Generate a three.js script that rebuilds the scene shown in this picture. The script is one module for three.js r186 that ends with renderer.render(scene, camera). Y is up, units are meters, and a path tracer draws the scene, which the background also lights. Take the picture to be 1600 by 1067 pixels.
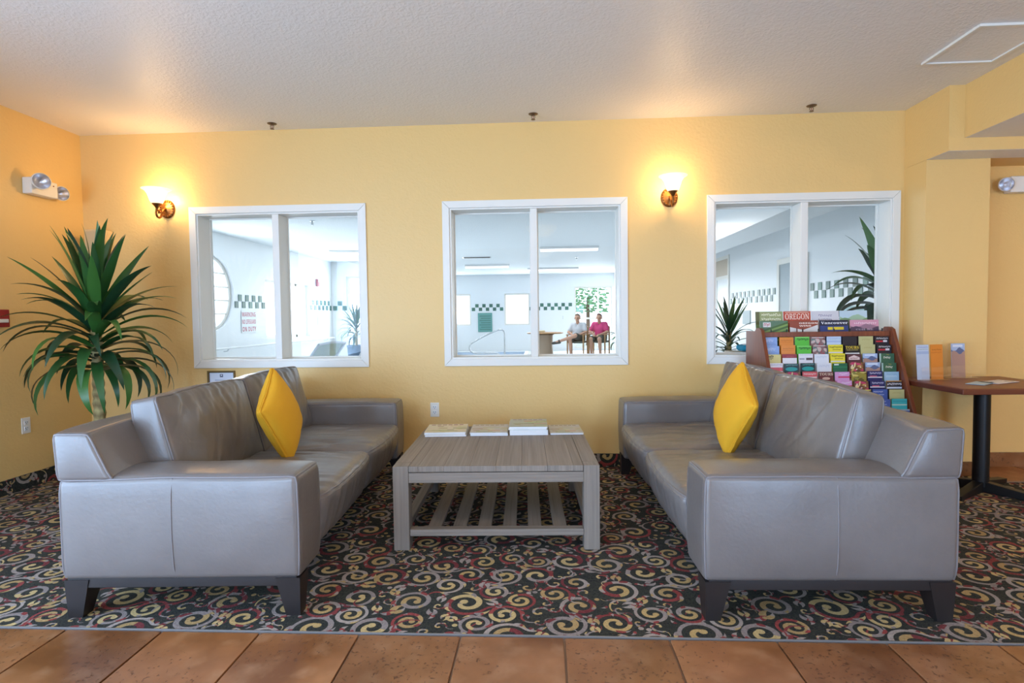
import * as THREE from 'three';
import { mergeGeometries } from 'three/addons/utils/BufferGeometryUtils.js';
import { ImprovedNoise } from 'three/addons/math/ImprovedNoise.js';
import { MarchingCubes } from 'three/addons/objects/MarchingCubes.js';
import { RectAreaLightUniformsLib } from 'three/addons/lights/RectAreaLightUniformsLib.js';

// ------------------------------------------------------------------ camera, sky, daylight, exposure
RectAreaLightUniformsLib.init();
const scene = new THREE.Scene();
const camera = new THREE.PerspectiveCamera(61.525, 1600 / 1067, 0.05, 200);
camera.position.set(0, 1.2063, 4.59);
camera.rotation.set(-0.04246, 0.05346, -0.01276, 'YXZ');
const renderer = new THREE.WebGLRenderer({ antialias: true });
renderer.toneMapping = THREE.LinearToneMapping;
renderer.toneMappingExposure = 0.9;
renderer.shadowMap.enabled = true;
scene.background = new THREE.Color().setRGB(2.3, 2.75, 3.3);          // bright overcast sky outside the windows
const XL0 = -3.784, COOL = new THREE.Color().setRGB(0.40, 0.64, 1.0), WARM = new THREE.Color().setRGB(1.0, 0.70, 0.36), TUBE = new THREE.Color().setRGB(0.95, 0.98, 1.0);
function daylight(w, h, [x, y, z], [tx, ty, tz], intensity, color = COOL) {   // sky light entering through one window opening
  const l = new THREE.RectAreaLight(color, intensity, w, h);
  l.position.set(x, y, z); l.lookAt(tx, ty, tz); scene.add(l); return l;
}
// glazed entrance in the left wall and two shop windows in the wall behind the camera
for (const z of [4.0, 6.2]) daylight(1.9, 2.1, [XL0 + 0.06, 1.25, z], [0, 1.1, z], 11);
daylight(1.6, 2.0, [-2.8, 1.07, 7.84], [-2.8, 1.07, 0], 19); daylight(1.6, 2.0, [2.8, 1.07, 7.84], [2.8, 1.07, 0], 15);
// windows of the swimming pool room
const PALE = new THREE.Color().setRGB(0.86, 0.94, 1.0);
daylight(2.1, 1.2, [-5.6, 1.42, -8.0], [0, 1.42, -8.0], 8, PALE);
daylight(1.15, 1.15, [-5.6, 1.69, -5.05], [0, 1.69, -5.05], 11, PALE);
daylight(1.2, 1.5, [-4.62, 1.6, -10.52], [-4.62, 1.6, 0], 8, PALE);
daylight(0.8, 1.1, [-3.0, 1.5, -16.1], [-3.0, 1.5, 0], 12, PALE);
daylight(0.9, 1.1, [-0.93, 1.5, -16.1], [-0.93, 1.5, 0], 12, PALE);
daylight(1.4, 2.0, [1.8, 1.2, -16.1], [1.8, 1.2, 0], 12, PALE);

// ------------------------------------------------------------------ helpers
const V = (x, y, z) => new THREE.Vector3(x, y, z);
const noise3 = new ImprovedNoise();
function rng(seed) { let s = seed >>> 0; return () => { s = (s + 0x6D2B79F5) | 0; let t = Math.imul(s ^ (s >>> 15), 1 | s); t = (t + Math.imul(t ^ (t >>> 7), 61 | t)) ^ t; return ((t ^ (t >>> 14)) >>> 0) / 4294967296; }; }
const used = new Map();
function numbered(name) { const n = used.get(name) ?? 0; used.set(name, n + 1); return n ? `${name}_${String(n).padStart(3, '0')}` : name; }
function shadows(o) { o.castShadow = true; o.receiveShadow = true; return o; }
function mesh(name, geo, mat, parent = scene) {
  const m = shadows(new THREE.Mesh(geo, mat));
  m.name = parent === scene ? numbered(name) : name;
  parent.add(m); return m;
}
function tag(o, label, category, group) { o.userData.label = label; o.userData.category = category; if (group) o.userData.group = group; return o; }
function thing(name, label, category, [x, y, z] = [0, 0, 0], turn = 0, group) {
  const o = new THREE.Group(); o.name = numbered(name); o.position.set(x, y, z); o.rotation.y = turn; scene.add(o);
  return tag(o, label, category, group);
}
function structure(name, geo, mat) { const m = geo ? mesh(name, geo, mat) : new THREE.Group(); if (!geo) { m.name = numbered(name); scene.add(m); } m.userData.kind = 'structure'; return m; }
function copy(o, [x, y, z], turn, label) { const c = o.clone(); c.name = numbered(o.name.replace(/_\d{3}$/, '')); c.position.set(x, y, z); c.rotation.y = turn; c.userData = { ...o.userData }; if (label) c.userData.label = label; scene.add(c); return c; }
const merge = (a) => mergeGeometries(a.map((g) => (g.index ? g.toNonIndexed() : g)), false);
// box between two corners, uv in metres
function box(x0, y0, z0, x1, y1, z1) {
  const g = new THREE.BoxGeometry(x1 - x0, y1 - y0, z1 - z0); g.translate((x0 + x1) / 2, (y0 + y1) / 2, (z0 + z1) / 2); return metreUV(g);
}
function metreUV(g, s = 1) {
  const p = g.attributes.position, n = g.attributes.normal, uv = new Float32Array(p.count * 2);
  for (let i = 0; i < p.count; i++) {
    const ax = Math.abs(n.getX(i)), ay = Math.abs(n.getY(i)), az = Math.abs(n.getZ(i)), x = p.getX(i), y = p.getY(i), z = p.getZ(i);
    const [u, v] = ay >= ax && ay >= az ? [x, -z] : ax >= az ? [-z, y] : [x, y];
    uv[2 * i] = u * s; uv[2 * i + 1] = v * s;
  }
  g.setAttribute('uv', new THREE.BufferAttribute(uv, 2)); return g;
}
// box with small chamfers
function chamfer(x0, y0, z0, x1, y1, z1, c = 0.003) {
  const r = softBox(x1 - x0, y1 - y0, z1 - z0, { r: c, k: 1, m: [1, 1, 1] }).geo; r.translate((x0 + x1) / 2, (y0 + y1) / 2, (z0 + z1) / 2); return metreUV(r);
}
function smoothNormals(g) {
  const p = g.attributes.position, idx = g.index.array, acc = new Map(), key = (i) => `${Math.round(p.getX(i) * 2e4)},${Math.round(p.getY(i) * 2e4)},${Math.round(p.getZ(i) * 2e4)}`;
  const keys = Array.from({ length: p.count }, (_, i) => key(i)), a = V(), b = V(), c = V();
  for (let t = 0; t < idx.length; t += 3) {
    a.fromBufferAttribute(p, idx[t]); b.fromBufferAttribute(p, idx[t + 1]).sub(a); c.fromBufferAttribute(p, idx[t + 2]).sub(a); b.cross(c);
    for (let j = 0; j < 3; j++) { const k = keys[idx[t + j]]; const v = acc.get(k); if (v) v.add(b); else acc.set(k, b.clone()); }
  }
  const n = new Float32Array(p.count * 3);
  for (let i = 0; i < p.count; i++) { const v = acc.get(keys[i]); const l = v ? v.length() || 1 : 1; if (v) n.set([v.x / l, v.y / l, v.z / l], 3 * i); }
  g.setAttribute('normal', new THREE.BufferAttribute(n, 3)); return g;
}
// rounded box whose skin can be pushed about by f(point, q) with q in -1..1; at(x, y, z) puts a point of the plain box on that skin
function softBox(w, h, d, { r = 0.03, k = 3, m = [8, 8, 8], f = null } = {}) {
  const half = [w / 2, h / 2, d / 2], rr = half.map((e) => Math.min(r, e * 0.999));
  const seg = m.map((e) => e + 2 * k), rmin = Math.min(...rr);
  const list = half.map((e, a) => { const L = []; for (let i = 0; i <= k; i++) L.push(-e + rmin * (1 - Math.cos((i / k) * Math.PI / 2)) ); for (let i = 1; i < m[a]; i++) L.push(-e + rmin + (2 * (e - rmin) * i) / m[a]); for (let i = 0; i <= k; i++) L.push(e - rmin + rmin * Math.sin((i / k) * Math.PI / 2)); return L; });
  const inner = half.map((e) => e - rmin), out = V();
  const at = (x, y, z) => {
    const c = [x, y, z].map((e, a) => Math.max(-inner[a], Math.min(inner[a], e)));
    out.set(x - c[0], y - c[1], z - c[2]); const l = out.length(); if (l > 1e-9) out.multiplyScalar(rmin / l);
    const p = V(c[0] + out.x, c[1] + out.y, c[2] + out.z);
    if (f) f(p, V(x / half[0], y / half[1], z / half[2]));
    return p;
  };
  const g = new THREE.BoxGeometry(2, 2, 2, seg[0], seg[1], seg[2]), P = g.attributes.position, src = new Float32Array(P.count * 3);
  for (let i = 0; i < P.count; i++) {
    const c = [P.getX(i), P.getY(i), P.getZ(i)].map((e, a) => list[a][Math.round(((e + 1) / 2) * seg[a])]);
    src.set(c, 3 * i); const p = at(...c); P.setXYZ(i, p.x, p.y, p.z);
  }
  const nn = g.attributes.normal.clone(); smoothNormals(g);
  const uv = g.attributes.uv;
  for (let i = 0; i < P.count; i++) { const ax = Math.abs(nn.getX(i)), ay = Math.abs(nn.getY(i)); const [x, y, z] = [src[3 * i], src[3 * i + 1], src[3 * i + 2]]; if (ay > 0.5) uv.setXY(i, x, -z); else if (ax > 0.5) uv.setXY(i, -z, y); else uv.setXY(i, x, y); }
  return { geo: g, at, half };
}
function tube(points, radius, closed = false, seg = 0, rad = 6) {
  const c = new THREE.CatmullRomCurve3(points, closed, 'centripetal');
  return new THREE.TubeGeometry(c, seg || points.length * 3, radius, rad, closed);
}
const cyl = (r0, r1, h, n = 20) => new THREE.CylinderGeometry(r0, r1, h, n);
const lathe = (pts, n = 28) => new THREE.LatheGeometry(pts.map(([x, y]) => new THREE.Vector2(x, y)), n);

// ------------------------------------------------------------------ textures
function hash2(x, y, s) { let h = Math.imul(x, 374761393) + Math.imul(y, 668265263) + Math.imul(s, 1442695041); h = Math.imul(h ^ (h >>> 13), 1274126177); return ((h ^ (h >>> 16)) >>> 0) / 4294967296; }
function vnoise(u, v, px, py, s) {   // value noise with periods px, py over the unit square
  const x = u * px, y = v * py, xi = Math.floor(x), yi = Math.floor(y), fx = x - xi, fy = y - yi, sx = fx * fx * (3 - 2 * fx), sy = fy * fy * (3 - 2 * fy);
  const w = (i, p) => ((i % p) + p) % p, a = hash2(w(xi, px), w(yi, py), s), b = hash2(w(xi + 1, px), w(yi, py), s), c = hash2(w(xi, px), w(yi + 1, py), s), d = hash2(w(xi + 1, px), w(yi + 1, py), s);
  return a + (b - a) * sx + (c - a) * sy + (a - b - c + d) * sx * sy;
}
function fbm(u, v, px, py, s, oct = 4) { let t = 0, a = 0.5, n = 0; for (let i = 0; i < oct; i++) { t += a * vnoise(u, v, px << i, py << i, s + i); n += a; a *= 0.5; } return t / n; }
function dataTex(size, f, srgb, repeat = 1) {   // f(u, v) -> [r, g, b] or grey, 0..1
  const d = new Uint8Array(size * size * 4);
  for (let y = 0; y < size; y++) for (let x = 0; x < size; x++) { const c = f(x / size, y / size), i = 4 * (y * size + x); const a = Array.isArray(c) ? c : [c, c, c]; for (let k = 0; k < 3; k++) d[i + k] = Math.max(0, Math.min(255, a[k] * 255)); d[i + 3] = 255; }
  const t = new THREE.DataTexture(d, size, size); t.wrapS = t.wrapT = THREE.RepeatWrapping; t.magFilter = THREE.LinearFilter; t.minFilter = THREE.LinearMipmapLinearFilter; t.generateMipmaps = true;
  if (srgb) t.colorSpace = THREE.SRGBColorSpace; t.repeat.set(repeat, repeat); t.needsUpdate = true; return t;
}
function canvasTex(w, h, draw) {
  const c = document.createElement('canvas'); c.width = w; c.height = h; draw(c.getContext('2d'), w, h);
  const t = new THREE.CanvasTexture(c); t.colorSpace = THREE.SRGBColorSpace; t.anisotropy = 8; return t;
}
const S = (r, g, b) => new THREE.Color().setRGB(r / 255, g / 255, b / 255, THREE.SRGBColorSpace);
const std = (color, roughness = 0.6, more = {}) => new THREE.MeshStandardMaterial({ color, roughness, ...more });
const lerp3 = (a, b, t) => [a[0] + (b[0] - a[0]) * t, a[1] + (b[1] - a[1]) * t, a[2] + (b[2] - a[2]) * t];

const peel = dataTex(512, (u, v) => { const n = fbm(u, v, 40, 40, 3, 3); return Math.max(0, Math.min(1, (n - 0.35) * 2)); }, false, 1.6);
const knock = dataTex(512, (u, v) => { const n = fbm(u, v, 40, 40, 9, 3); return Math.max(0, Math.min(1, (n - 0.4) * 3.5)); }, false, 2.2);
const leatherBump = dataTex(1024, (u, v) => { const a = fbm(u, v, 90, 90, 21, 3), b = 1 - Math.abs(2 * fbm(u, v, 9, 14, 33, 4) - 1); return 0.8 * a + 0.2 * Math.pow(b, 3); }, false, 1.1);
const leatherRough = dataTex(512, (u, v) => 0.27 + 0.2 * fbm(u, v, 6, 6, 5, 5), false, 1.3);
const leatherColor = dataTex(512, (u, v) => { const t = fbm(u, v, 5, 5, 61, 5); return lerp3([0.415, 0.388, 0.375], [0.48, 0.452, 0.438], t); }, true, 1.1);
const weatheredWood = dataTex(1024, (u, v) => {   // grain along v
  const w = fbm(u, v, 70, 3, 41, 4), f = fbm(u, v, 190, 6, 47, 3), p = fbm(u, v, 6, 2, 51, 3);
  const t = Math.max(0, Math.min(1, 0.55 * w + 0.35 * f + 0.3 * p - 0.12)); return lerp3([0.43, 0.385, 0.345], [0.64, 0.59, 0.54], t);
}, true, 1);
const woodBump = dataTex(512, (u, v) => fbm(u, v, 90, 4, 71, 3), false, 1);
const cherryWood = dataTex(512, (u, v) => { const w = fbm(u, v, 50, 3, 81, 4), p = fbm(u, v, 5, 2, 85, 2); return lerp3([0.40, 0.19, 0.11], [0.60, 0.33, 0.20], 0.6 * w + 0.4 * p); }, true, 1.5);
const clayColor = dataTex(1024, (u, v) => {
  const a = fbm(u, v, 4, 4, 91, 5), b = fbm(u, v, 14, 14, 95, 4), pit = fbm(u, v, 90, 90, 99, 3), veil = fbm(u, v, 3, 3, 103, 3);
  let c = lerp3([0.55, 0.36, 0.22], [0.76, 0.55, 0.39], Math.max(0, Math.min(1, a * 1.9 - 0.45))); c = lerp3(c, [0.82, 0.68, 0.57], Math.max(0, b - 0.5) * 1.2);
  if (pit > 0.68 && veil > 0.5) c = lerp3(c, [0.42, 0.27, 0.19], Math.min(0.7, (pit - 0.68) * 6)); return c;
}, true, 1);
const clayBump = dataTex(1024, (u, v) => { const pit = fbm(u, v, 90, 90, 99, 3), veil = fbm(u, v, 3, 3, 103, 3); return 0.5 + 0.4 * fbm(u, v, 10, 10, 107, 4) - (pit > 0.68 && veil > 0.5 ? (pit - 0.68) * 3 : 0); }, false, 1);
const carpetTex = canvasTex(2048, 2048, (g, W) => {
  const R = rng(77), ppm = W / 1.5;
  g.fillStyle = 'rgb(24,27,24)'; g.fillRect(0, 0, W, W);
  for (let y = 0; y < W; y += 14) { g.fillStyle = 'rgb(56,58,44)'; for (let x = 0; x < W; x += 10) if (R() < 0.86) g.fillRect(x, y + 1, 9, 6); g.fillStyle = 'rgb(15,16,16)'; g.fillRect(0, y + 10, W, 4); }
  const GOLD = ['186,156,100', '194,168,114', '172,142,92'], GREY = ['150,137,130', '163,150,142', '140,128,124'], RED = ['130,46,46', '142,54,52', '112,38,42'];
  const pick = (a) => `rgb(${a[Math.floor(R() * 3)]})`;
  const strip = (pts, wf, cols) => {      // a ribbon of changing width and colour, drawn again across the seams
    for (const ox of [-W, 0, W]) for (const oy of [-W, 0, W]) {
      const n = pts.length - 1;
      if (!pts.some(([x, y]) => x + ox > -60 && x + ox < W + 60 && y + oy > -60 && y + oy < W + 60)) continue;
      for (let i = 0; i < n; i++) {
        const [x0, y0] = pts[i], [x1, y1] = pts[i + 1], [xa, ya] = pts[Math.max(0, i - 1)], [xb, yb] = pts[Math.min(n, i + 2)];
        let ax = x1 - xa, ay = y1 - ya, bx = xb - x0, by = yb - y0; const la = Math.hypot(ax, ay) || 1, lb = Math.hypot(bx, by) || 1; ax /= la; ay /= la; bx /= lb; by /= lb;
        const w0 = wf(i / n), w1 = wf((i + 1) / n) + 0.4;
        g.fillStyle = cols[Math.min(cols.length - 1, Math.floor((i / n) * cols.length))];
        g.beginPath(); g.moveTo(x0 + ox - ay * w0, y0 + oy + ax * w0); g.lineTo(x1 + ox - by * w1 + bx, y1 + oy + bx * w1 + by); g.lineTo(x1 + ox + by * w1 + bx, y1 + oy - bx * w1 + by); g.lineTo(x0 + ox + ay * w0, y0 + oy - ax * w0); g.fill();
      }
    }
  };
  const scroll = (cx, cy, r, a0, dir, turns, tail) => {
    const pts = [], n = 54;
    for (let i = 0; i <= n; i++) { const t = i / n, a = a0 + dir * turns * 2 * Math.PI * t, q = r * (0.12 + 0.88 * Math.pow(t, 0.85)); pts.push([cx + q * Math.cos(a), cy + q * Math.sin(a)]); }
    const [x1, y1] = pts[n], a = a0 + dir * turns * 2 * Math.PI + dir * Math.PI / 2;
    for (let i = 1; i <= 14; i++) { const t = i / 14, b = a - dir * t * 1.1; pts.push([x1 + tail * t * Math.cos(b), y1 + tail * t * Math.sin(b)]); }
    const k = R(), A = pick(GOLD), B = pick(GREY), C = pick(RED);
    const cols = k < 0.35 ? [A, A, A, B, B, B, B, C, C] : k < 0.65 ? [A, A, A, C, C, B, B, B, A] : k < 0.85 ? [A, A, A, B, B, C, C, B, B] : [B, A, A, A, A, C, C, C, B];
    strip(pts, (t) => r * (0.035 + 0.105 * Math.sin(Math.PI * Math.min(1, Math.pow(t, 0.75) * 0.96 + 0.06))), cols);
    const [px, py] = pts[3]; blob(px, py, r * 0.19, A);
    for (let j = 0; j < 3; j++) { const i = Math.floor(n * (0.55 + 0.2 * j)), [bx, by] = pts[i], [nx, ny] = pts[i + 1], a = Math.atan2(ny - by, nx - bx) - dir * (0.5 + 0.5 * R()); leaf(bx, by, a, r * (0.5 + 0.35 * R()), r * 0.1, R() < 0.5 ? [C, C, B] : [B, A], dir * 0.9); }
  };
  const blob = (x, y, r, c) => { g.fillStyle = c; for (const ox of [-W, 0, W]) for (const oy of [-W, 0, W]) { g.beginPath(); g.arc(x + ox, y + oy, r, 0, 7); g.fill(); } };
  const leaf = (x, y, a, l, w, c, bend) => { const pts = []; for (let i = 0; i <= 12; i++) { const t = i / 12, b = a + bend * t; pts.push([x + l * t * Math.cos(b), y + l * t * Math.sin(b)]); } strip(pts, (t) => w * Math.sin(Math.PI * Math.pow(t, 0.7)) + 0.5, c); };
  const spots = [], free = (x, y, d) => spots.every(([a, b, e]) => { let dx = Math.abs(a - x), dy = Math.abs(b - y); dx = Math.min(dx, W - dx); dy = Math.min(dy, W - dy); return dx * dx + dy * dy > (d + e) * (d + e); });
  for (let i = 0; i < 9000; i++) { const x = R() * W, y = R() * W, r = ppm * (0.066 + 0.03 * R()); if (free(x, y, r * 0.92)) { spots.push([x, y, r * 0.92]); scroll(x, y, r, R() * 7, R() < 0.5 ? 1 : -1, 1.45 + 0.5 * R(), r * (0.8 + 0.5 * R())); } }
  for (let i = 0; i < 9000; i++) { const x = R() * W, y = R() * W, r = ppm * (0.026 + 0.016 * R()); if (free(x, y, r * 0.92)) { spots.push([x, y, r * 0.92]); if (R() < 0.5) scroll(x, y, r, R() * 7, R() < 0.5 ? 1 : -1, 0.8, r * 1.2); else { const a = R() * 7, A = R() < 0.5 ? pick(GOLD) : pick(GREY), C = pick(RED); leaf(x, y, a, r * 1.7, r * 0.36, [C, A, A, A], 0.9); leaf(x, y, a + 2.1, r * 1.45, r * 0.32, [A, A, pick(GREY)], -0.9); leaf(x, y, a + 4.1, r * 1.2, r * 0.3, [C, pick(GREY)], 0.8); blob(x, y, r * 0.26, A); } } }
  for (let i = 0; i < 1500; i++) { const x = R() * W, y = R() * W, r = ppm * 0.014; if (free(x, y, r)) { spots.push([x, y, r]); if (R() < 0.45) blob(x, y, r * 0.8, R() < 0.6 ? pick(GOLD) : pick(GREY)); else leaf(x, y, R() * 7, r * 2.2, r * 0.5, [pick(RED), pick(GREY)], 0.9); } }
  for (let y = 0; y < W; y += 7) for (let x = 0; x < W; x += 6) { g.fillStyle = `rgba(${R() < 0.5 ? '0,0,0' : '255,245,220'},${0.1 * R()})`; g.fillRect(x, y, 6, 6); }   // loops of yarn
});
carpetTex.wrapS = carpetTex.wrapT = THREE.RepeatWrapping; carpetTex.repeat.set(1 / 1.5, 1 / 1.5);
const carpetBump = dataTex(512, (u, v) => 0.5 + 0.35 * Math.sin(v * Math.PI * 2 * 40) * 0.6 + 0.4 * (vnoise(u, v, 90, 90, 5) - 0.5), false, 1 / 0.4);

// ------------------------------------------------------------------ materials
const M = {
  yellow: std(S(236, 197, 127), 0.45, { bumpMap: peel, bumpScale: 0.0007 }),
  ceiling: std(S(238, 233, 227), 0.42, { bumpMap: knock, bumpScale: 0.0009 }),
  trim: std(S(238, 235, 226), 0.42),
  carpet: std(0xffffff, 0.95, { map: carpetTex, bumpMap: carpetBump, bumpScale: 0.003 }),
  edgeStrip: std(S(150, 146, 144), 0.45, { metalness: 0.5 }),
  grout: std(S(150, 128, 112), 0.9),
  leather: new THREE.MeshPhysicalMaterial({ color: 0xffffff, map: leatherColor, roughness: 1, roughnessMap: leatherRough, bumpMap: leatherBump, bumpScale: 0.0006, clearcoat: 0.35, clearcoatRoughness: 0.28 }),
  piping: std(S(122, 116, 116), 0.36),
  darkWood: std(S(34, 28, 27), 0.4),
  weathered: std(0xffffff, 0.55, { map: weatheredWood, bumpMap: woodBump, bumpScale: 0.0012 }),
  cherry: std(0xffffff, 0.38, { map: cherryWood }),
  cherryDark: std(S(112, 58, 40), 0.3),
  ironBlack: std(S(28, 27, 28), 0.42, { metalness: 0.3 }),
  glass: new THREE.MeshPhysicalMaterial({ color: 0xffffff, roughness: 0, transmission: 1, thickness: 0, ior: 1.27 }),
  white: std(S(236, 238, 238), 0.5),
  plastic: std(S(238, 234, 226), 0.4),
  bronze: std(S(150, 100, 52), 0.34, { metalness: 0.85 }),
  steel: std(S(205, 208, 210), 0.22, { metalness: 1 }),
  pot: std(S(52, 46, 44), 0.5),
  soil: std(S(58, 42, 32), 0.95),
  pillow: std(S(232, 172, 34), 0.85, { bumpMap: dataTex(256, (u, v) => 0.5 + 0.25 * Math.sin(u * 400) * Math.sin(v * 400) + 0.3 * vnoise(u, v, 80, 80, 4), false, 5), bumpScale: 0.0008 }),
  paper: std(S(238, 238, 240), 0.7),
};
const clay = [S(228, 220, 208), S(214, 206, 196), S(224, 210, 188), S(202, 192, 180)].map((c) => std(c, 0.32, { map: clayColor, bumpMap: clayBump, bumpScale: 0.0015 }));
// ------------------------------------------------------------------ the lobby shell
const H = 2.74, XL = -3.784, XR = 2.777, ZC = 2.4636, REAR = 7.9, XE = 6.5;
const WIN = [[-2.875, -1.409], [-0.791, 0.676], [1.289, 2.745]], WB = 0.817, WT = 2.136, CAS = 0.058;
function wallWithHoles(x0, x1, y0, y1, holes, z0, z1) {
  const s = new THREE.Shape([new THREE.Vector2(x0, y0), new THREE.Vector2(x1, y0), new THREE.Vector2(x1, y1), new THREE.Vector2(x0, y1)]);
  for (const [a, b, c, d] of holes) s.holes.push(new THREE.Path([new THREE.Vector2(a, c), new THREE.Vector2(a, d), new THREE.Vector2(b, d), new THREE.Vector2(b, c)]));
  const g = new THREE.ExtrudeGeometry(s, { depth: z1 - z0, bevelEnabled: false }); g.translate(0, 0, z0); return metreUV(g);
}
const holes = WIN.map(([a, b]) => [a + CAS, b - CAS, WB + CAS, WT - CAS]);
structure('wall_back', wallWithHoles(XL - 0.2, XE, -0.02, H + 0.2, holes, -0.2, 0), M.yellow);
{ const g = wallWithHoles(-REAR, 0, -0.02, H + 0.2, [4.0, 6.2].map((z) => [-z - 0.95, -z + 0.95, 0.1, 2.3]), -0.2, 0); g.rotateY(Math.PI / 2); g.translate(XL, 0, 0); structure('wall_left', g, M.yellow); }
structure('wall_right', box(XE, -0.02, -0.2, XE + 0.2, H + 0.2, REAR), M.yellow);
structure('wall_rear', wallWithHoles(XL - 0.2, XE + 0.2, -0.02, H + 0.2, [-2.8, 2.8].map((x) => [x - 0.8, x + 0.8, 0.05, 2.1]), REAR, REAR + 0.2), M.yellow);
structure('ceiling', box(XL - 0.2, H, 0, XE + 0.2, H + 0.2, REAR + 0.2), M.ceiling);
structure('wall_pillar', box(XR, -0.02, 0, 3.22, 2.30, 0.25), M.yellow);
{ // dropped header over the pillar and the lower ceiling of the passage on the right, painted below
  const a = structure('wall_header'); mesh('header_beam', box(XR, 2.301, 0, XE, H, 0.475), M.yellow, a); mesh('header_underside', box(XR + 0.002, 2.30, 0.25, XE, 2.304, 0.473), M.ceiling, a);
  const b = structure('wall_soffit'); mesh('soffit_beam', box(2.88, 2.3855, 0.475, XE, H, REAR), M.yellow, b); mesh('soffit_underside', box(2.882, 2.385, 0.477, XE, 2.389, REAR), M.ceiling, b);
}
for (const [i, x] of [-2.8, 2.8].entries()) {   // the shop windows behind the camera
  const w = structure(`window_${i + 4}`);
  mesh('frame', merge([box(x - 0.8, 0.05, 7.95, x - 0.75, 2.1, 8.02), box(x + 0.75, 0.05, 7.95, x + 0.8, 2.1, 8.02), box(x - 0.75, 0.05, 7.95, x + 0.75, 0.10, 8.02), box(x - 0.75, 2.05, 7.95, x + 0.75, 2.1, 8.02)]), M.trim, w);
  mesh('pane', box(x - 0.75, 0.10, 7.98, x + 0.75, 2.05, 7.984), M.glass, w);
}
for (const [i, z] of [4.0, 6.2].entries()) {   // the glazed entrance on the left
  const w = structure(`door_${i + 3}`), X = XL - 0.1;
  mesh('frame', merge([box(X - 0.03, 0.1, z - 0.95, X + 0.03, 2.3, z - 0.89), box(X - 0.03, 0.1, z + 0.89, X + 0.03, 2.3, z + 0.95), box(X - 0.03, 0.1, z - 0.89, X + 0.03, 0.2, z + 0.89), box(X - 0.03, 2.24, z - 0.89, X + 0.03, 2.3, z + 0.89), box(X - 0.03, 0.2, z - 0.03, X + 0.03, 2.24, z + 0.03)]), M.trim, w);
  mesh('pane', box(X - 0.002, 0.2, z - 0.89, X + 0.002, 2.24, z + 0.89), M.glass, w);
}
structure('floor_outside', box(-30, -0.12, REAR + 0.2, 30, -0.05, 40), std(S(150, 148, 144), 0.9));

// floor: carpet, metal edge strip, clay tiles with grout
{
  const f = structure('floor');
  mesh('subfloor', box(XL - 0.2, -0.12, 0, XE + 0.2, -0.012, REAR + 0.2), M.grout, f);
  const c1 = box(XL, -0.012, 0, XE, 0, ZC - 0.002); mesh('carpet', c1, M.carpet, f);
  mesh('edge_strip', box(XL, -0.012, ZC - 0.002, XE, 0.001, ZC + 0.003), M.edgeStrip, f);
  const pitch = 0.3911, gap = 0.007, x0 = -0.3222 - 9 * pitch, R = rng(5), variants = [];
  for (let k = 0; k < 8; k++) { const b = softBox(pitch - gap, 0.012, pitch - gap, { r: 0.003, k: 2, m: [1, 1, 1] }); const g = b.geo, uv = g.attributes.uv, ou = R(), ov = R(); for (let i = 0; i < uv.count; i++) uv.setXY(i, uv.getX(i) * 1.1 + ou, uv.getY(i) * 1.1 + ov); variants.push(g); }
  for (let r = 0; r < 3; r++) for (let i = -1; i < 25; i++) {
    const t = mesh('tile', variants[Math.floor(R() * 8)], clay[Math.floor(R() * 4)], f);
    t.position.set(x0 + (i + 0.5) * pitch, -0.008 + 0.0006 * (R() - 0.5), ZC + 0.008 + (r + 0.5) * pitch); t.rotation.y = Math.floor(R() * 4) * Math.PI / 2;
    if (t.position.x > XE - 0.2 || t.position.x < XL + 0.19) f.remove(t);
  }
  mesh('tile_field', box(XL, -0.012, ZC + 0.008 + 3 * pitch, XE, -0.003, REAR), clay[0], f);
  // tiled passage beside the pillar
  mesh('tile_bed', box(3.2, 0, 0.0, XE, 0.004, 0.42), M.grout, f);
  for (let i = 0; i < 8; i++) { const t = mesh('tile', box(-0.195, 0, 0, 0.195, 0.006, 0.4), clay[i % 4], f); t.position.set(3.42 + i * 0.4, 0.001, 0.012); }
}
// carpet turned up the walls as a cove base
structure('baseboard_back', box(XL, 0, 0, XR, 0.105, 0.01), M.carpet);
structure('baseboard_left', box(XL, 0, 0.01, XL + 0.01, 0.105, ZC - 0.02), M.carpet);
structure('baseboard_pillar', merge([box(XR - 0.01, 0, 0.01, XR, 0.105, 0.26), box(XR, 0, 0.25, 3.05, 0.105, 0.26)]), M.carpet);
structure('baseboard_passage', merge([box(3.05, 0, 0.25, 3.22, 0.105, 0.262), box(3.22, 0, 0.01, 3.232, 0.105, 0.262), box(3.232, 0.004, 0, XE, 0.115, 0.012)]), clay[3]);

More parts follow.
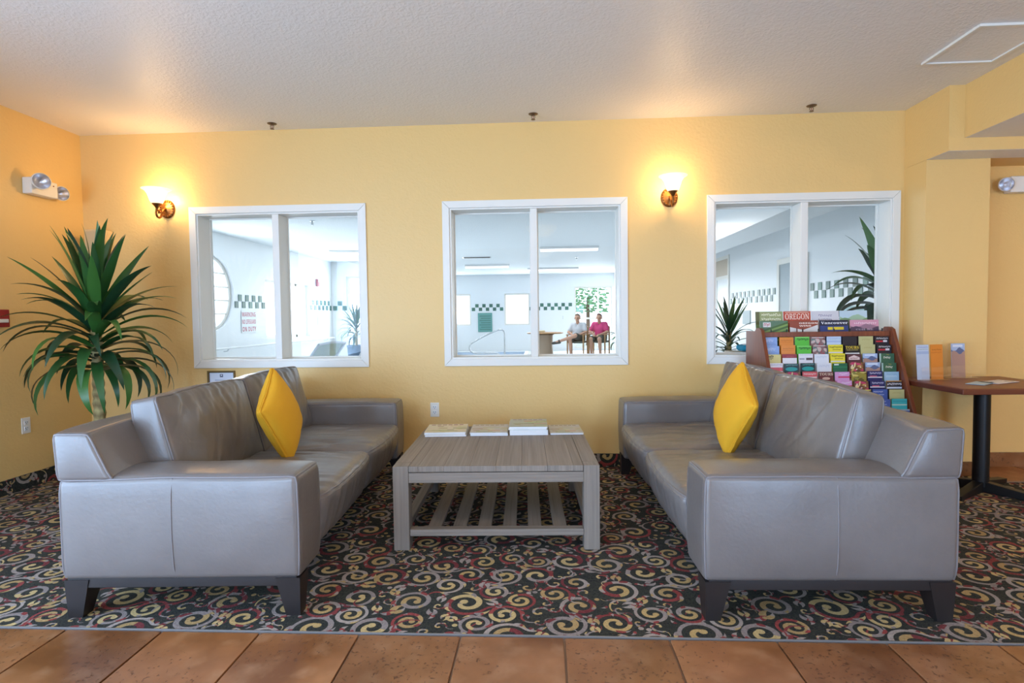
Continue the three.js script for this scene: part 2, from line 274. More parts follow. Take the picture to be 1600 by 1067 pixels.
// interior windows to the pool room: casing, jambs, mullion, sill and panes
WIN.forEach(([a, b], i) => {
  const w = structure(`window_${i + 1}`), P = 0.016;
  const casing = (pts) => { const g = new THREE.ExtrudeGeometry(new THREE.Shape(pts.map(([x, y]) => new THREE.Vector2(x, y))), { depth: P - 0.004, bevelEnabled: true, bevelThickness: 0.004, bevelSize: 0.004, bevelOffset: -0.004, bevelSegments: 2 }); return metreUV(g); };
  const A = a + CAS, B = b - CAS, C = WB + CAS, D = WT - CAS, e = 0.0006;
  mesh('casing', casing([[a, WB], [A - e, C], [A - e, D], [a, WT]]), M.trim, w);
  mesh('casing', casing([[b, WB], [b, WT], [B + e, D], [B + e, C]]), M.trim, w);
  mesh('casing', casing([[a + e, WT], [A, D + e], [B, D + e], [b - e, WT]]), M.trim, w);
  mesh('casing', casing([[a + e, WB], [b - e, WB], [B, C - e], [A, C - e]]), M.trim, w);
  const T = 0.012, zb = -0.2;
  mesh('jamb', box(A, C, zb, A + T, D, 0.004), M.trim, w); mesh('jamb', box(B - T, C, zb, B, D, 0.004), M.trim, w);
  mesh('head_jamb', box(A + T, D - T, zb, B - T, D, 0.004), M.trim, w); mesh('sill', box(A + T, C, zb, B - T, C + T, 0.006), M.trim, w);
  const mx = [a + 0.714, a + 0.728, a + 0.745][i];
  mesh('mullion', chamfer(mx - 0.028, C + T, -0.17, mx + 0.028, D - T, 0.0, 0.004), M.trim, w);
  for (const [p, q] of [[A + T, mx - 0.028], [mx + 0.028, B - T]]) {
    mesh('glazing_bead', merge([box(p, C + T, -0.172, p + 0.008, D - T, -0.158), box(q - 0.008, C + T, -0.172, q, D - T, -0.158), box(p + 0.008, C + T, -0.172, q - 0.008, C + T + 0.01, -0.158), box(p + 0.008, D - T - 0.01, -0.172, q - 0.008, D - T, -0.158)]), M.trim, w);
    mesh('pane', box(p + 0.001, C + T + 0.001, -0.186, q - 0.001, D - T - 0.001, -0.182), M.glass, w);
  }
});
{ // ceiling access hatch with a white frame
  const g = thing('ceiling_hatch', 'textured access panel with white frame set in the ceiling', 'hatch', [2.56, H, 1.09]);
  const w = 0.21, d = 0.24, t = 0.018;
  mesh('panel', box(-w + t, -0.006, -d + t, w - t, -0.001, d - t), M.ceiling, g);
  mesh('frame', box(-w, -0.014, -d, w, -0.0005, -d + t), M.trim, g); mesh('frame', box(-w, -0.014, d - t, w, -0.0005, d), M.trim, g);
  mesh('frame', box(-w, -0.014, -d + t, -w + t, -0.0005, d - t), M.trim, g); mesh('frame', box(w - t, -0.014, -d + t, w, -0.0005, d - t), M.trim, g);
}
// ------------------------------------------------------------------ leather sofas (front = +x, length along z)
const crease = (x, y, z) => { const n = noise3.noise(x, y, z), r = 1 - Math.min(1, Math.abs(n) * 3.2); return r * r; };   // thin folds where the noise crosses zero
function buildSofa(label) {
  const o = thing('leather_sofa', label, 'sofa'), L = 2.2, D = 0.97, R = rng(11);
  const hx = D / 2, hz = L / 2, AT = 0.26, AY0 = 0.158, AY1 = 0.585;
  // tapered legs and the wooden base rail
  for (const sx of [-1, 1]) for (const sz of [-1, 1]) {
    const g = new THREE.BoxGeometry(0.1, 0.16, 0.1), p = g.attributes.position;
    for (let i = 0; i < p.count; i++) if (p.getY(i) < 0) { p.setX(i, p.getX(i) * 0.58 + sx * 0.016); p.setZ(i, p.getZ(i) * 0.58 + sz * 0.012); }
    g.computeVertexNormals(); const l = mesh('leg', g, M.darkWood, o); l.position.set(sx * (hx - 0.055), 0.08, sz * (hz - 0.06));
  }
  mesh('base_frame', merge([chamfer(-hx + 0.015, 0.125, -hz + 0.015, hx - 0.02, 0.17, -hz + 0.05), chamfer(-hx + 0.015, 0.125, hz - 0.05, hx - 0.02, 0.17, hz - 0.015), chamfer(-hx + 0.015, 0.125, -hz + 0.05, -hx + 0.05, 0.17, hz - 0.05), chamfer(hx - 0.2, 0.125, -hz + 0.05, hx - 0.165, 0.17, hz - 0.05)]), M.darkWood, o);
  const edge = (b, pts, r = 0.0052, closed = false) => tube(pts.map((p) => b.at(...p)), r, closed, pts.length * 2, 6);
  const line = (n, f) => Array.from({ length: n + 1 }, (_, i) => f(i / n * 2 - 1));
  // arms
  for (const s of [-1, 1]) {
    const w = D, h = AY1 - AY0, d = AT;
    const b = softBox(w, h, d, { r: 0.028, k: 3, m: [14, 8, 6], f: (p, q) => {
      const puffY = (1 - q.x * q.x * q.x * q.x) * (1 - q.z * q.z), n = noise3.noise(p.x * 5 + 9 * s, p.y * 5, p.z * 5);
      if (q.y > 0.9) p.y += 0.016 * puffY + 0.004 * n;
      if (Math.abs(q.z) > 0.9) p.z += Math.sign(q.z) * (0.012 * (1 - q.y * q.y) * (1 - q.x ** 6) + 0.003 * n);
      if (q.x > 0.9) p.x += 0.006 * (1 - q.y * q.y);
      p.y -= 0.012 * Math.max(0, -q.x - 0.2) * (q.y > 0 ? 1 : 0);
      p.z -= Math.sign(q.z) * 0.006 * (q.y < -0.7 ? (-0.7 - q.y) / 0.3 : 0);
    } });
    const a = mesh('arm', b.geo, M.leather, o); a.position.set(0, (AY0 + AY1) / 2, s * (hz - AT / 2));
    const X = w / 2, Y = h / 2, Z = d / 2, P = [];
    for (const z of [-1, 1]) {   // welt round each side panel and the panel's centre seam
      P.push(edge(b, [...line(16, (t) => [t * X, Y, z * Z]), ...line(8, (t) => [X, -t * Y, z * Z]).slice(1)]));
      if (z === s) P.push(edge(b, line(8, (t) => [-0.02, t * Y * 0.97, z * Z]), 0.0028));
    }
    P.push(edge(b, line(6, (t) => [X, Y, t * Z])), edge(b, line(8, (t) => [-X, t * Y, s * Z])));
    mesh('piping', merge(P), M.piping, a);
  }
  // back panel and the slanted back rail that runs over the arms
  mesh('back_panel', softBox(0.1, 0.42, L - 2 * AT + 0.02, { r: 0.02, m: [2, 4, 8] }).geo, M.leather, o).position.set(-hx + 0.052, 0.375, 0);
  {
    const h = 0.2, b = softBox(0.2, h, L, { r: 0.022, k: 3, m: [4, 5, 22], f: (p, q) => {
      if (q.x > 0) p.x += -0.05 * (q.y + 1) / 2 * Math.min(1, q.x * 1.2) + 0.03 * (1 - (q.y + 1) / 2) * q.x;
      p.x -= 0.012 * (q.y + 1) / 2; const n = noise3.noise(p.x * 4, p.y * 4 + 3, p.z * 4);
      if (q.y > 0.9) p.y += 0.008 * (1 - q.z ** 8) + 0.005 * n; if (Math.abs(q.z) > 0.9) p.z += Math.sign(q.z) * 0.008 * (1 - q.y * q.y) * (1 - q.x * q.x);
    } });
    const a = mesh('back_rail', b.geo, M.leather, o); a.position.set(-hx + 0.098, 0.665, 0);
    const X = 0.1, Y = h / 2, Z = L / 2, P = [];
    for (const z of [-1, 1]) P.push(edge(b, [...line(6, (t) => [-X, t * Y, z * Z]), ...line(5, (t) => [t * X, Y, z * Z]).slice(1), ...line(6, (t) => [X, -t * Y, z * Z]).slice(1), ...line(4, (t) => [-t * X, -Y, z * Z]).slice(1)]));
    P.push(edge(b, line(30, (t) => [-X, Y, t * Z])));
    mesh('piping', merge(P), M.piping, a);
  }
  // two seat cushions with a waterfall front
  const SL = (L - 2 * AT) / 2;
  for (const s of [-1, 1]) {
    const w = 0.86, h = 0.26, b = softBox(w, h, SL - 0.004, { r: 0.045, k: 4, m: [34, 8, 64], f: (p, q) => {
      const cz = 1 - Math.abs(q.z) ** 3.2, cx = 1 - Math.abs(q.x) ** 5;
      const wr = noise3.noise(p.x * 3.2 + 7 * s, 1.3, p.z * 17 + 3 * s) * 0.6 + noise3.noise(p.x * 6, 4.1, p.z * 34 + s) * 0.4;
      const pull = Math.exp(-(((Math.abs(q.z) - 0.72) / 0.3) ** 2)) * (q.x > -0.9 ? 1 : 0);
      if (q.y > 0.55) p.y += 0.028 * cz * cx + 0.011 * wr * (0.3 + pull) * cx - 0.007 * crease(p.x * 2.4 + 3 * s, 0.7, p.z * 9 + 2 * s) * (0.35 + pull) * cx;
      if (q.x > 0.8) { p.x += 0.035 * cz * (1 - Math.max(0, -q.y) ** 2) + 0.006 * noise3.noise(p.z * 20, p.y * 4, s) - 0.055 * Math.max(0, -q.y * 0.5 + 0.3); }
    } });
    const a = mesh('seat_cushion', b.geo, M.leather, o); a.position.set(hx - w / 2 + 0.012, 0.17 + h / 2, s * SL / 2);
    const X = w / 2, Y = h / 2, Z = (SL - 0.004) / 2;
    mesh('piping', merge([edge(b, line(26, (t) => [X, Y, t * Z])), edge(b, line(26, (t) => [X, Y * 0.8, t * Z]), 0.002), ...[-1, 1].map((z) => edge(b, line(18, (t) => [t * X, Y, z * Z]), 0.0035)), ...[-1, 1].map((z) => edge(b, line(8, (t) => [X, t * Y, z * Z]), 0.0035))]), M.piping, a);
  }
  mesh('seat_deck', softBox(0.8, 0.1, L - 2 * AT, { r: 0.01, m: [1, 1, 1] }).geo, M.leather, o).position.set(0.0, 0.19, 0);
  // two loose back cushions leaning on the rail
  for (const s of [-1, 1]) {
    const h = 0.46, w = 0.2, b = softBox(w, h, SL - 0.01, { r: 0.022, k: 4, m: [6, 40, 64], f: (p, q) => {
      const cz = 1 - Math.abs(q.z) ** 4, cy = 1 - Math.abs(q.y) ** 4;
      const wr = noise3.noise(p.z * 15 + p.y * 7 + 5 * s, p.y * 2.6, 2.2) * 0.6 + noise3.noise(p.z * 30 - p.y * 9, p.y * 5, 8.2) * 0.4, top = Math.max(0, q.y) ** 1.5;
      p.x *= 1 - 0.42 * (q.y + 1) / 2;                                   // thinner towards the top
      if (q.x > 0.5) p.x += 0.042 * cz * cy + 0.013 * wr * (0.3 + top) * cz - 0.008 * crease(p.z * 7 + p.y * 4 + s, p.y * 2.2, 3.1) * (0.4 + top) * cz * cy;
      if (q.x < -0.5) p.x -= 0.02 * cz * cy;
      if (q.y > 0.8) p.y += 0.014 * (1 - q.z * q.z) + 0.006 * noise3.noise(p.z * 9, 1, 4 * s);
      if (Math.abs(q.z) > 0.9) p.z += Math.sign(q.z) * 0.012 * (1 - q.y * q.y) * (1 - q.x * q.x);
    } });
    const a = mesh('back_cushion', b.geo, M.leather, o); a.position.set(-hx + 0.225, 0.402 + h / 2, s * (SL / 2)); a.rotation.z = 0.17;
    const X = w / 2, Y = h / 2, Z = (SL - 0.01) / 2, P = [];
    for (const x of [-1, 1]) P.push(edge(b, [...line(14, (t) => [x * X, t * Y, -Z]), ...line(20, (t) => [x * X, Y, t * Z]).slice(1), ...line(14, (t) => [x * X, -t * Y, Z]).slice(1)], 0.0055));
    mesh('piping', merge(P), M.piping, a);
  }
  return o;
}
const sofa = buildSofa('grey leather sofa standing in front of the potted yucca');
sofa.position.set(-1.528, 0, 1.29); sofa.rotation.y = 0.05;
copy(sofa, [1.084, 0, 1.25], Math.PI + 0.02, 'grey leather sofa standing in front of the brochure rack');
sofa.userData.group = 'leather sofas'; scene.children.at(-1).userData.group = 'leather sofas';

// ------------------------------------------------------------------ throw pillows
function pillow(label, [x, y, z], rx, turn, spin, lean) {
  const W = 0.405, b = softBox(W, W, 0.06, { r: 0.029, k: 3, m: [18, 18, 2], f: (p, q) => {
    const ex = 1 - q.x ** 2, ey = 1 - q.y ** 2, puff = Math.sqrt(Math.max(0, ex * ey));
    p.z = Math.sign(p.z) * (0.008 + Math.min(1, Math.abs(p.z) / 0.03) * 0.078 * puff) + 0.004 * noise3.noise(p.x * 14, p.y * 14, q.z * 3);
    p.x *= 1 - 0.06 * (1 - q.y ** 2); p.y *= 1 - 0.06 * (1 - q.x ** 2);
  } });
  const o = thing('throw_pillow', label, 'pillow', [x, y, z]);
  const inner = new THREE.Euler(lean, turn, spin, 'YXZ'), mt = new THREE.Matrix4().makeRotationFromEuler(inner);
  b.geo.applyMatrix4(mt); mesh('cover', b.geo, M.pillow, o);
  const X = W / 2, pts = []; for (const [a, c] of [[1, 0], [0, 1], [-1, 0], [0, -1]]) for (let i = 0; i < 12; i++) { const t = i / 6 - 1; pts.push(a ? [a * X, a * t * X, 0] : [-c * t * X, c * X, 0]); }
  mesh('seam', tube(pts.map((p) => b.at(...p).applyMatrix4(mt)), 0.0035, true, 120, 5), M.pillow, o);
  return o;
}
pillow('mustard yellow throw pillow on the sofa beside the yucca', [-1.475, 0.672, 1.46], 0, Math.PI / 2 + 0.1, 0.56, -0.24);
pillow('mustard yellow throw pillow on the sofa beside the brochure rack', [1.075, 0.672, 1.32], 0, -Math.PI / 2 + 0.02, -0.56, -0.24);

// ------------------------------------------------------------------ coffee table
{
  const o = thing('coffee_table', 'weathered grey wooden coffee table with slatted lower shelf', 'table', [-0.2665, 0, 1.135], 0.033);
  const w = 0.535, d = 0.54, h = 0.442, lw = 0.083, R = rng(8);
  const wood = (g, along, seed) => { const uv = g.attributes.uv, p = g.attributes.position; const rr = rng(seed), ou = rr(), ov = rr(); for (let i = 0; i < uv.count; i++) { let u = uv.getX(i), v = uv.getY(i); if (along === 'x' || (along === 'y' && false)) [u, v] = [v, u]; uv.setXY(i, u * 1.3 + ou, v * 0.6 + ov); } return g; };
  let sd = 1;
  const part = (name, x0, y0, z0, x1, y1, z1, along, c = 0.004) => mesh(name, wood(chamfer(x0, y0, z0, x1, y1, z1, c), along, sd++), M.weathered, o);
  for (const sx of [-1, 1]) for (const sz of [-1, 1]) part('leg', sx < 0 ? -w : w - lw, 0, sz < 0 ? -d : d - lw, sx < 0 ? -w + lw : w, h, sz < 0 ? -d + lw : d, 'y');
  const n = 8, pw = (2 * w) / n;                         // top boards run front to back; the outer ones stop at the legs
  for (let i = 0; i < n; i++) { const cut = i === 0 || i === n - 1; const x0 = -w + i * pw, x1 = x0 + pw; if (cut) { const e = i === 0 ? [-w, -w + lw] : [w - lw, w]; part('board', e[0], h - 0.03, -d + lw + 0.0005, e[1], h, d - lw - 0.0005, 'z', 0.0012); const r = i === 0 ? [-w + lw + 0.0015, x1] : [x0, w - lw - 0.0015]; part('board', r[0], h - 0.03, -d, r[1] - 0.0006, h, d, 'z', 0.0012); } else part('board', x0, h - 0.03, -d, x1 - 0.0006, h, d, 'z', 0.0012); }
  for (const s of [-1, 1]) {
    part('apron', -w + lw, h - 0.088, s * (d - 0.012) - 0.012, w - lw, h - 0.034, s * (d - 0.012) + 0.01, 'x', 0.003);
    part('apron', s * (w - 0.012) - 0.011, h - 0.088, -d + lw, s * (w - 0.012) + 0.011, h - 0.034, d - lw, 'z', 0.003);
    part('shelf_rail', -w + lw, 0.072, s > 0 ? d - 0.06 : -d + 0.01, w - lw, 0.108, s > 0 ? d - 0.01 : -d + 0.06, 'x', 0.003);
    part('shelf_rail', s > 0 ? w - 0.062 : -w + 0.01, 0.072, -d + lw, s > 0 ? w - 0.01 : -w + 0.062, 0.108, d - lw, 'z', 0.003);
  }
  for (let i = 0; i < 6; i++) { const x = (i - 2.5) * 0.133; part('slat', x - 0.036, 0.08, -d + 0.06, x + 0.036, 0.1, d - 0.06, 'z', 0.002); }
}
// ------------------------------------------------------------------ magazines: each one a cover and its pages
{
  const covers = [0, 1, 2, 3, 4, 5, 6].map((k) => std(0xffffff, 0.3, { map: canvasTex(128, 160, (g) => {
    const R = rng(40 + k), A = ['#cfc3a8', '#b9ad90', '#d8cdb4', '#a9b0a6', '#c9a98a', '#bcb7b4', '#d9c79a'][k]; g.fillStyle = A; g.fillRect(0, 0, 128, 160);
    for (let i = 0; i < 26; i++) { g.fillStyle = `hsla(${20 + 70 * R()},${18 + 30 * R()}%,${35 + 45 * R()}%,0.55)`; g.fillRect(R() * 120, 30 + R() * 130, 10 + 50 * R(), 4 + 18 * R()); }
    g.fillStyle = ['#8a5a3a', '#5d6a4a', '#8c4a34', '#7b6a8a', '#6a5040', '#8a7a50', '#54606a'][k]; for (let i = 0; i < 6; i++) g.fillRect(10 + i * 18, 10, 13, 14);
  }) }));
  const top = 0.4425;
  function magazine(label, x, y, z, turn, w, d, t, k) {
    const o = thing('magazine', label, 'magazine', [x, y, z], turn, 'magazines on the coffee table');
    mesh('pages', softBox(w - 0.004, t - 0.0016, d - 0.004, { r: 0.001, k: 1, m: [4, 1, 4] }).geo, M.paper, o).position.y = t / 2;
    const c = box(-w / 2, t - 0.0008, -d / 2, w / 2, t, d / 2); const uv = c.attributes.uv, p = c.attributes.position; for (let i = 0; i < uv.count; i++) uv.setXY(i, p.getX(i) / w + 0.5, 0.5 - p.getZ(i) / d);
    mesh('cover', c, covers[k], o); mesh('back_cover', box(-w / 2, 0, -d / 2, w / 2, 0.0008, d / 2), M.paper, o);
  }
  const stacks = [[-0.643, 0.805, 0.06, [0.010, 0.009, 0.008], 'stack at the sofa end by the yucca', 0.268], [-0.358, 0.787, 0.03, [0.008, 0.007, 0.006], 'second stack, next to the tallest one', 0.245], [-0.103, 0.77, 0.03, [0.012, 0.011, 0.011, 0.010, 0.009], 'tallest stack', 0.25], [0.142, 0.75, 0.04, [0.006, 0.005], 'lowest stack', 0.215]];
  const R = rng(31); let k = 0; const ord = ['bottom', 'second', 'third', 'fourth', 'top'];
  for (const [x, z, turn, ts, which, wide] of stacks) {
    let y = top;
    ts.forEach((t, i) => { const last = i === ts.length - 1; magazine(`${last ? 'top' : ord[i]} magazine of the ${which} on coffee table`, x + 0.006 * (R() - 0.5), y, z + 0.008 * (R() - 0.5), turn + 0.03 * (R() - 0.5), wide, 0.285, t, k++ % 7); y += t + 0.0004; });
  }
}
// ------------------------------------------------------------------ yucca and other sword-leaved plants
const leafMats = [S(34, 74, 34), S(44, 92, 44), S(60, 108, 46), S(28, 62, 38)].map((c) => std(c, 0.38, { side: THREE.DoubleSide }));
const trunkTex = dataTex(256, (u, v) => { const r = Math.abs(((v * 14 + 0.25 * vnoise(u, v, 10, 14, 3)) % 1) - 0.5) * 2, n = fbm(u, v, 16, 24, 12, 3); return lerp3([0.45, 0.38, 0.24], [0.80, 0.74, 0.52], 0.55 * r + 0.45 * n); }, true);
const trunkMat = std(0xffffff, 0.85, { map: trunkTex, bumpMap: trunkTex, bumpScale: 0.004 });
// one blade along +x from the origin: rises at `up`, bends down by `droop`, folds along its midrib
function bladeGeo(len, width, up, droop, bendAt = 0) {
  const n = 14, pos = [], idx = []; let x = 0, y = 0;
  for (let i = 0; i <= n; i++) {
    const t = i / n, a = up - droop * Math.max(0, (t - bendAt) / (1 - bendAt)) ** 1.5, w = width / 2 * Math.min(1, 0.45 + 2.4 * t) * Math.min(1, (1 - t) * 2.1) ** 0.8 + 0.0006, fold = 0.32 * w;
    pos.push(x - fold * -Math.sin(a) * 0, y + fold, -w, x, y, 0, x, y + fold, w, x, y - 0.0012, 0);
    x += len / n * Math.cos(a); y += len / n * Math.sin(a);
    if (i < n) { const b = 4 * i; for (const [p, q] of [[0, 1], [1, 2]]) idx.push(b + p, b + q, b + 4 + p, b + q, b + 4 + q, b + 4 + p); }
  }
  const g = new THREE.BufferGeometry(); g.setAttribute('position', new THREE.Float32BufferAttribute(pos, 3)); g.setIndex(idx); g.computeVertexNormals(); return g;
}
const blades = new Map();
function blade(len, width, up, droop, bendAt) { const k = [len, width, up, droop, bendAt].map((e) => e.toFixed(2)).join(); if (!blades.has(k)) blades.set(k, bladeGeo(+len.toFixed(2), +width.toFixed(3), +up.toFixed(2), +droop.toFixed(2), bendAt)); return blades.get(k); }
function swordPlant({ name, label, pos, potR, potH, trunkTop, trunkR, crown, leaves, len, width, seed, spread = 1, group, potMat = M.pot }) {
  const o = thing(name, label, 'plant', pos, 0, group), R = rng(seed);
  mesh('pot', lathe([[0.001, 0], [potR * 0.72, 0], [potR * 0.76, 0.01], [potR * 0.95, potH - 0.05], [potR, potH - 0.045], [potR, potH - 0.004], [potR - 0.006, potH], [potR - 0.018, potH - 0.004], [potR - 0.024, potH - 0.06]], 32), potMat, o);
  mesh('soil', cyl(potR - 0.022, potR - 0.03, 0.02, 24), M.soil, o).position.y = potH - 0.06;
  const tr = []; for (let i = 0; i <= 26; i++) { const t = i / 26; tr.push([trunkR * (1 + 0.14 * ((i % 2) ? 1 : -0.4)) * (1 - 0.15 * t), potH - 0.06 + t * (trunkTop + crown * 0.6 - potH + 0.06)]); } tr.push([0.001, trunkTop + crown * 0.62]);
  mesh('trunk', lathe(tr, 14), trunkMat, o);
  for (let i = 0; i < leaves; i++) {
    const t = (i + 0.5) / leaves, y = trunkTop + crown * t * 0.72;                       // low leaves hang, high ones stand
    const q = (v, s) => Math.round(v / s) * s, up = 0.1 + 1.38 * t ** 1.3 + 0.3 * (R() - 0.5), low = Math.max(0, 0.66 - t) / 0.66;
    const droop = (t > 0.66 ? 0.08 + 0.35 * R() : 0.5 + 1.9 * low ** 0.7 + 0.4 * R()) * spread;
    const g = blade(q(len * (0.84 + 0.26 * R()) * (t > 0.9 ? 0.86 : 1), 0.04), width * (R() < 0.5 ? 1 : 0.82), q(up, 0.12), q(droop, 0.15), t > 0.66 ? 0.3 : 0.06);
    const l = mesh('leaf', g, leafMats[Math.floor(R() * 4)], o);
    l.position.y = y; l.rotation.set(0.5 * (R() - 0.5), i * 2.39996 + 0.3 * R(), 0, 'YXZ'); l.translateX(trunkR * 0.4);
  }
  return o;
}
swordPlant({ name: 'potted_yucca', label: 'tall potted yucca with long sword leaves in the yellow corner', pos: [-3.1, 0, 0.76], potR: 0.24, potH: 0.46, trunkTop: 0.86, trunkR: 0.036, crown: 0.74, leaves: 92, len: 0.58, width: 0.076, seed: 4 });

// ------------------------------------------------------------------ wall sconces
const shadeGlass = new THREE.MeshPhysicalMaterial({ color: S(255, 246, 226), roughness: 0.5, transmission: 0.35, thickness: 0, emissive: S(255, 226, 170), emissiveIntensity: 1.1, side: THREE.DoubleSide });
function sconce(x, label) {
  const o = thing('wall_sconce', label, 'wall lamp', [x, 2.125, 0], 0, 'wall sconces');
  const plate = mesh('backplate', lathe([[0.001, 0.026], [0.02, 0.026], [0.026, 0.018], [0.04, 0.02], [0.05, 0.014], [0.062, 0.016], [0.07, 0.008], [0.072, 0.001]], 36), M.bronze, o); plate.rotation.x = Math.PI / 2; plate.scale.set(0.92, 1, 1.05);
  for (let i = 0; i < 18; i++) { const a = i / 18 * Math.PI * 2, b = mesh('bead', new THREE.SphereGeometry(0.0075, 8, 6), M.bronze, plate); b.position.set(0.058 * Math.cos(a), 0.016, 0.058 * Math.sin(a)); }
  const pts = []; for (let i = 0; i <= 14; i++) { const a = i / 14 * 4.6 - 0.6, r = 0.012 + 0.026 * i / 14; pts.push(V(0, -0.05 + r * Math.sin(-a - 1.2), 0.105 + r * Math.cos(-a - 1.2))); }
  mesh('scroll_arm', merge([tube([V(0, 0, 0.02), V(0, -0.015, 0.05), V(0, -0.055, 0.075), V(0, -0.085, 0.1), V(0, -0.08, 0.13), V(0, -0.05, 0.142), V(0, -0.028, 0.125), V(0, -0.035, 0.105), V(0, -0.052, 0.11)], 0.0085, false, 50, 8), tube([V(0, -0.05, 0.142), V(0, -0.015, 0.134), V(0, 0.012, 0.13)], 0.008, false, 12, 8)]), M.bronze, o);
  mesh('cup', lathe([[0.001, -0.025], [0.01, -0.024], [0.016, -0.01], [0.036, 0.014], [0.04, 0.022], [0.034, 0.022], [0.001, 0.018]], 24), M.bronze, o).position.set(0, 0.005, 0.13);
  const sh = mesh('lamp_shade', lathe([[0.038, 0], [0.048, 0.02], [0.056, 0.045], [0.066, 0.075], [0.084, 0.1], [0.106, 0.113], [0.108, 0.116], [0.104, 0.117], [0.082, 0.104], [0.063, 0.077], [0.053, 0.046], [0.044, 0.02], [0.034, 0.004]], 40), shadeGlass, o); sh.position.set(0, 0.02, 0.13);
  const bulb = mesh('bulb', new THREE.SphereGeometry(0.024, 16, 12), new THREE.MeshStandardMaterial({ color: 0xffffff, emissive: S(255, 214, 150), emissiveIntensity: 4 }), o); bulb.position.set(0, 0.085, 0.13);
  const l = new THREE.PointLight(WARM, 0.5); l.position.set(0, 0.085, 0.13); l.castShadow = true; l.shadow.radius = 1.2; o.add(l);
}
sconce(-3.06, 'brass scroll wall sconce with bell shade above the yucca'); sconce(1.0, 'brass scroll wall sconce with bell shade between two windows');

// ceiling lamp of the lobby behind the frame: a bowl on a stem, light thrown on the ceiling
for (const [x, z, label] of [[0.0, 3.1, 'white glass bowl ceiling lamp over the clay tiles'], [0.0, 6.0, 'white glass bowl ceiling lamp near the shop windows'], [4.9, 2.4, 'white glass bowl ceiling lamp in the side passage']]) {
  const o = thing('ceiling_lamp', label, 'lamp', [x, x > 3 ? 2.385 : H, z]);
  mesh('canopy', lathe([[0.001, 0], [0.07, 0], [0.06, -0.02], [0.001, -0.024]].reverse(), 24), M.bronze, o); mesh('stem', cyl(0.008, 0.008, 0.3, 10), M.bronze, o).position.y = -0.16;
  mesh('bowl', lathe([[0.001, -0.42], [0.1, -0.41], [0.18, -0.36], [0.22, -0.29], [0.216, -0.288], [0.176, -0.352], [0.098, -0.4], [0.001, -0.41]], 36), shadeGlass, o);
  mesh('bulb', new THREE.SphereGeometry(0.04, 16, 12), new THREE.MeshStandardMaterial({ color: 0xffffff, emissive: S(255, 220, 170), emissiveIntensity: 4 }), o).position.y = -0.31;
  const l = new THREE.PointLight(WARM, x > 3 ? 2.6 : 1.1); l.position.y = -0.31; l.castShadow = true; l.shadow.radius = 2; o.add(l);
}

// ------------------------------------------------------------------ emergency lights
function emergencyLight(label, [x, y, z], turn, dirs) {
  const o = thing('emergency_light', label, 'emergency light', [x, y, z], turn, 'emergency lights');
  mesh('housing', chamfer(-0.115, -0.06, 0.001, 0.115, 0.06, 0.075, 0.008), M.plastic, o); mesh('test_button', cyl(0.004, 0.004, 0.006, 10).rotateX(Math.PI / 2), std(S(150, 60, 40), 0.4), o).position.set(0.075, 0.03, 0.077);
  const refl = std(S(214, 214, 220), 0.32, { metalness: 0.9 });
  dirs.forEach(([hx, hy, hz, tx, ty, tz, r]) => {
    const h = new THREE.Group(); h.name = 'lamp_head'; o.add(h); h.position.set(hx, hy, hz); h.quaternion.setFromUnitVectors(V(0, 1, 0), V(tx, ty, tz).normalize());
    mesh('shell', lathe([[0.001, -0.04], [0.018, -0.038], [r * 0.75, -0.02], [r, 0.012], [r, 0.022], [r * 0.9, 0.024]], 30), M.plastic, h);
    mesh('reflector', lathe([[0.001, -0.028], [r * 0.35, -0.02], [r * 0.7, -0.002], [r * 0.9, 0.018]], 30), refl, h);
    mesh('lens', lathe([[0.001, 0.028], [r * 0.5, 0.0265], [r * 0.9, 0.02], [r * 0.9, 0.018], [0.001, 0.018]], 30), M.glass, h);
  });
}
emergencyLight('white twin-head emergency light on the yellow wall above the yucca', [XL, 2.215, 0.44], Math.PI / 2, [[-0.07, 0.03, 0.105, -0.55, 0.1, 0.9, 0.062], [0.165, -0.005, 0.05, -0.3, -0.05, 1, 0.056]]);
emergencyLight('white twin-head emergency light on the passage wall beyond the pillar', [3.615, 2.15, 0.001], 0, [[-0.145, 0.0, 0.06, -0.3, -0.1, 1, 0.052], [0.15, 0, 0.06, 0.3, -0.1, 1, 0.052]]);

// ------------------------------------------------------------------ small wall fittings
{
  const o = thing('wall_speaker', 'cream corner speaker on the wall behind the yucca', 'speaker', [-3.6, 1.73, 0.001]);
  mesh('cabinet', chamfer(-0.075, 0, 0, 0.065, 0.225, 0.13, 0.006), std(S(226, 200, 150), 0.6), o); mesh('grille', chamfer(-0.06, 0.07, 0.13, 0.05, 0.21, 0.134, 0.003), std(S(214, 190, 146), 0.8), o); mesh('port', chamfer(0.0, 0.02, 0.13, 0.05, 0.06, 0.134, 0.002), std(S(150, 130, 104), 0.7), o);
}
function outlet(label, pos, turn) {
  const o = thing('wall_outlet', label, 'outlet', pos, turn); mesh('cover_plate', chamfer(-0.036, -0.058, 0.0005, 0.036, 0.058, 0.006, 0.0025), M.plastic, o);
  for (const y of [-0.021, 0.021]) { const r = mesh('receptacle', softBox(0.034, 0.03, 0.004, { r: 0.0019, k: 2, m: [2, 2, 1] }).geo, M.white, o); r.position.set(0, y, 0.0065); mesh('slots', merge([box(-0.009, -0.002, 0.0018, -0.006, 0.008, 0.0026), box(0.006, -0.002, 0.0018, 0.009, 0.008, 0.0026), box(-0.0025, -0.011, 0.0018, 0.0025, -0.006, 0.0026)]), M.ironBlack, r); }
}
outlet('white duplex power outlet on the wall behind coffee table', [-0.88, 0.464, 0], 0); outlet('white duplex power outlet on the wall beside the yucca pot', [XL, 0.46, 0.618], Math.PI / 2);
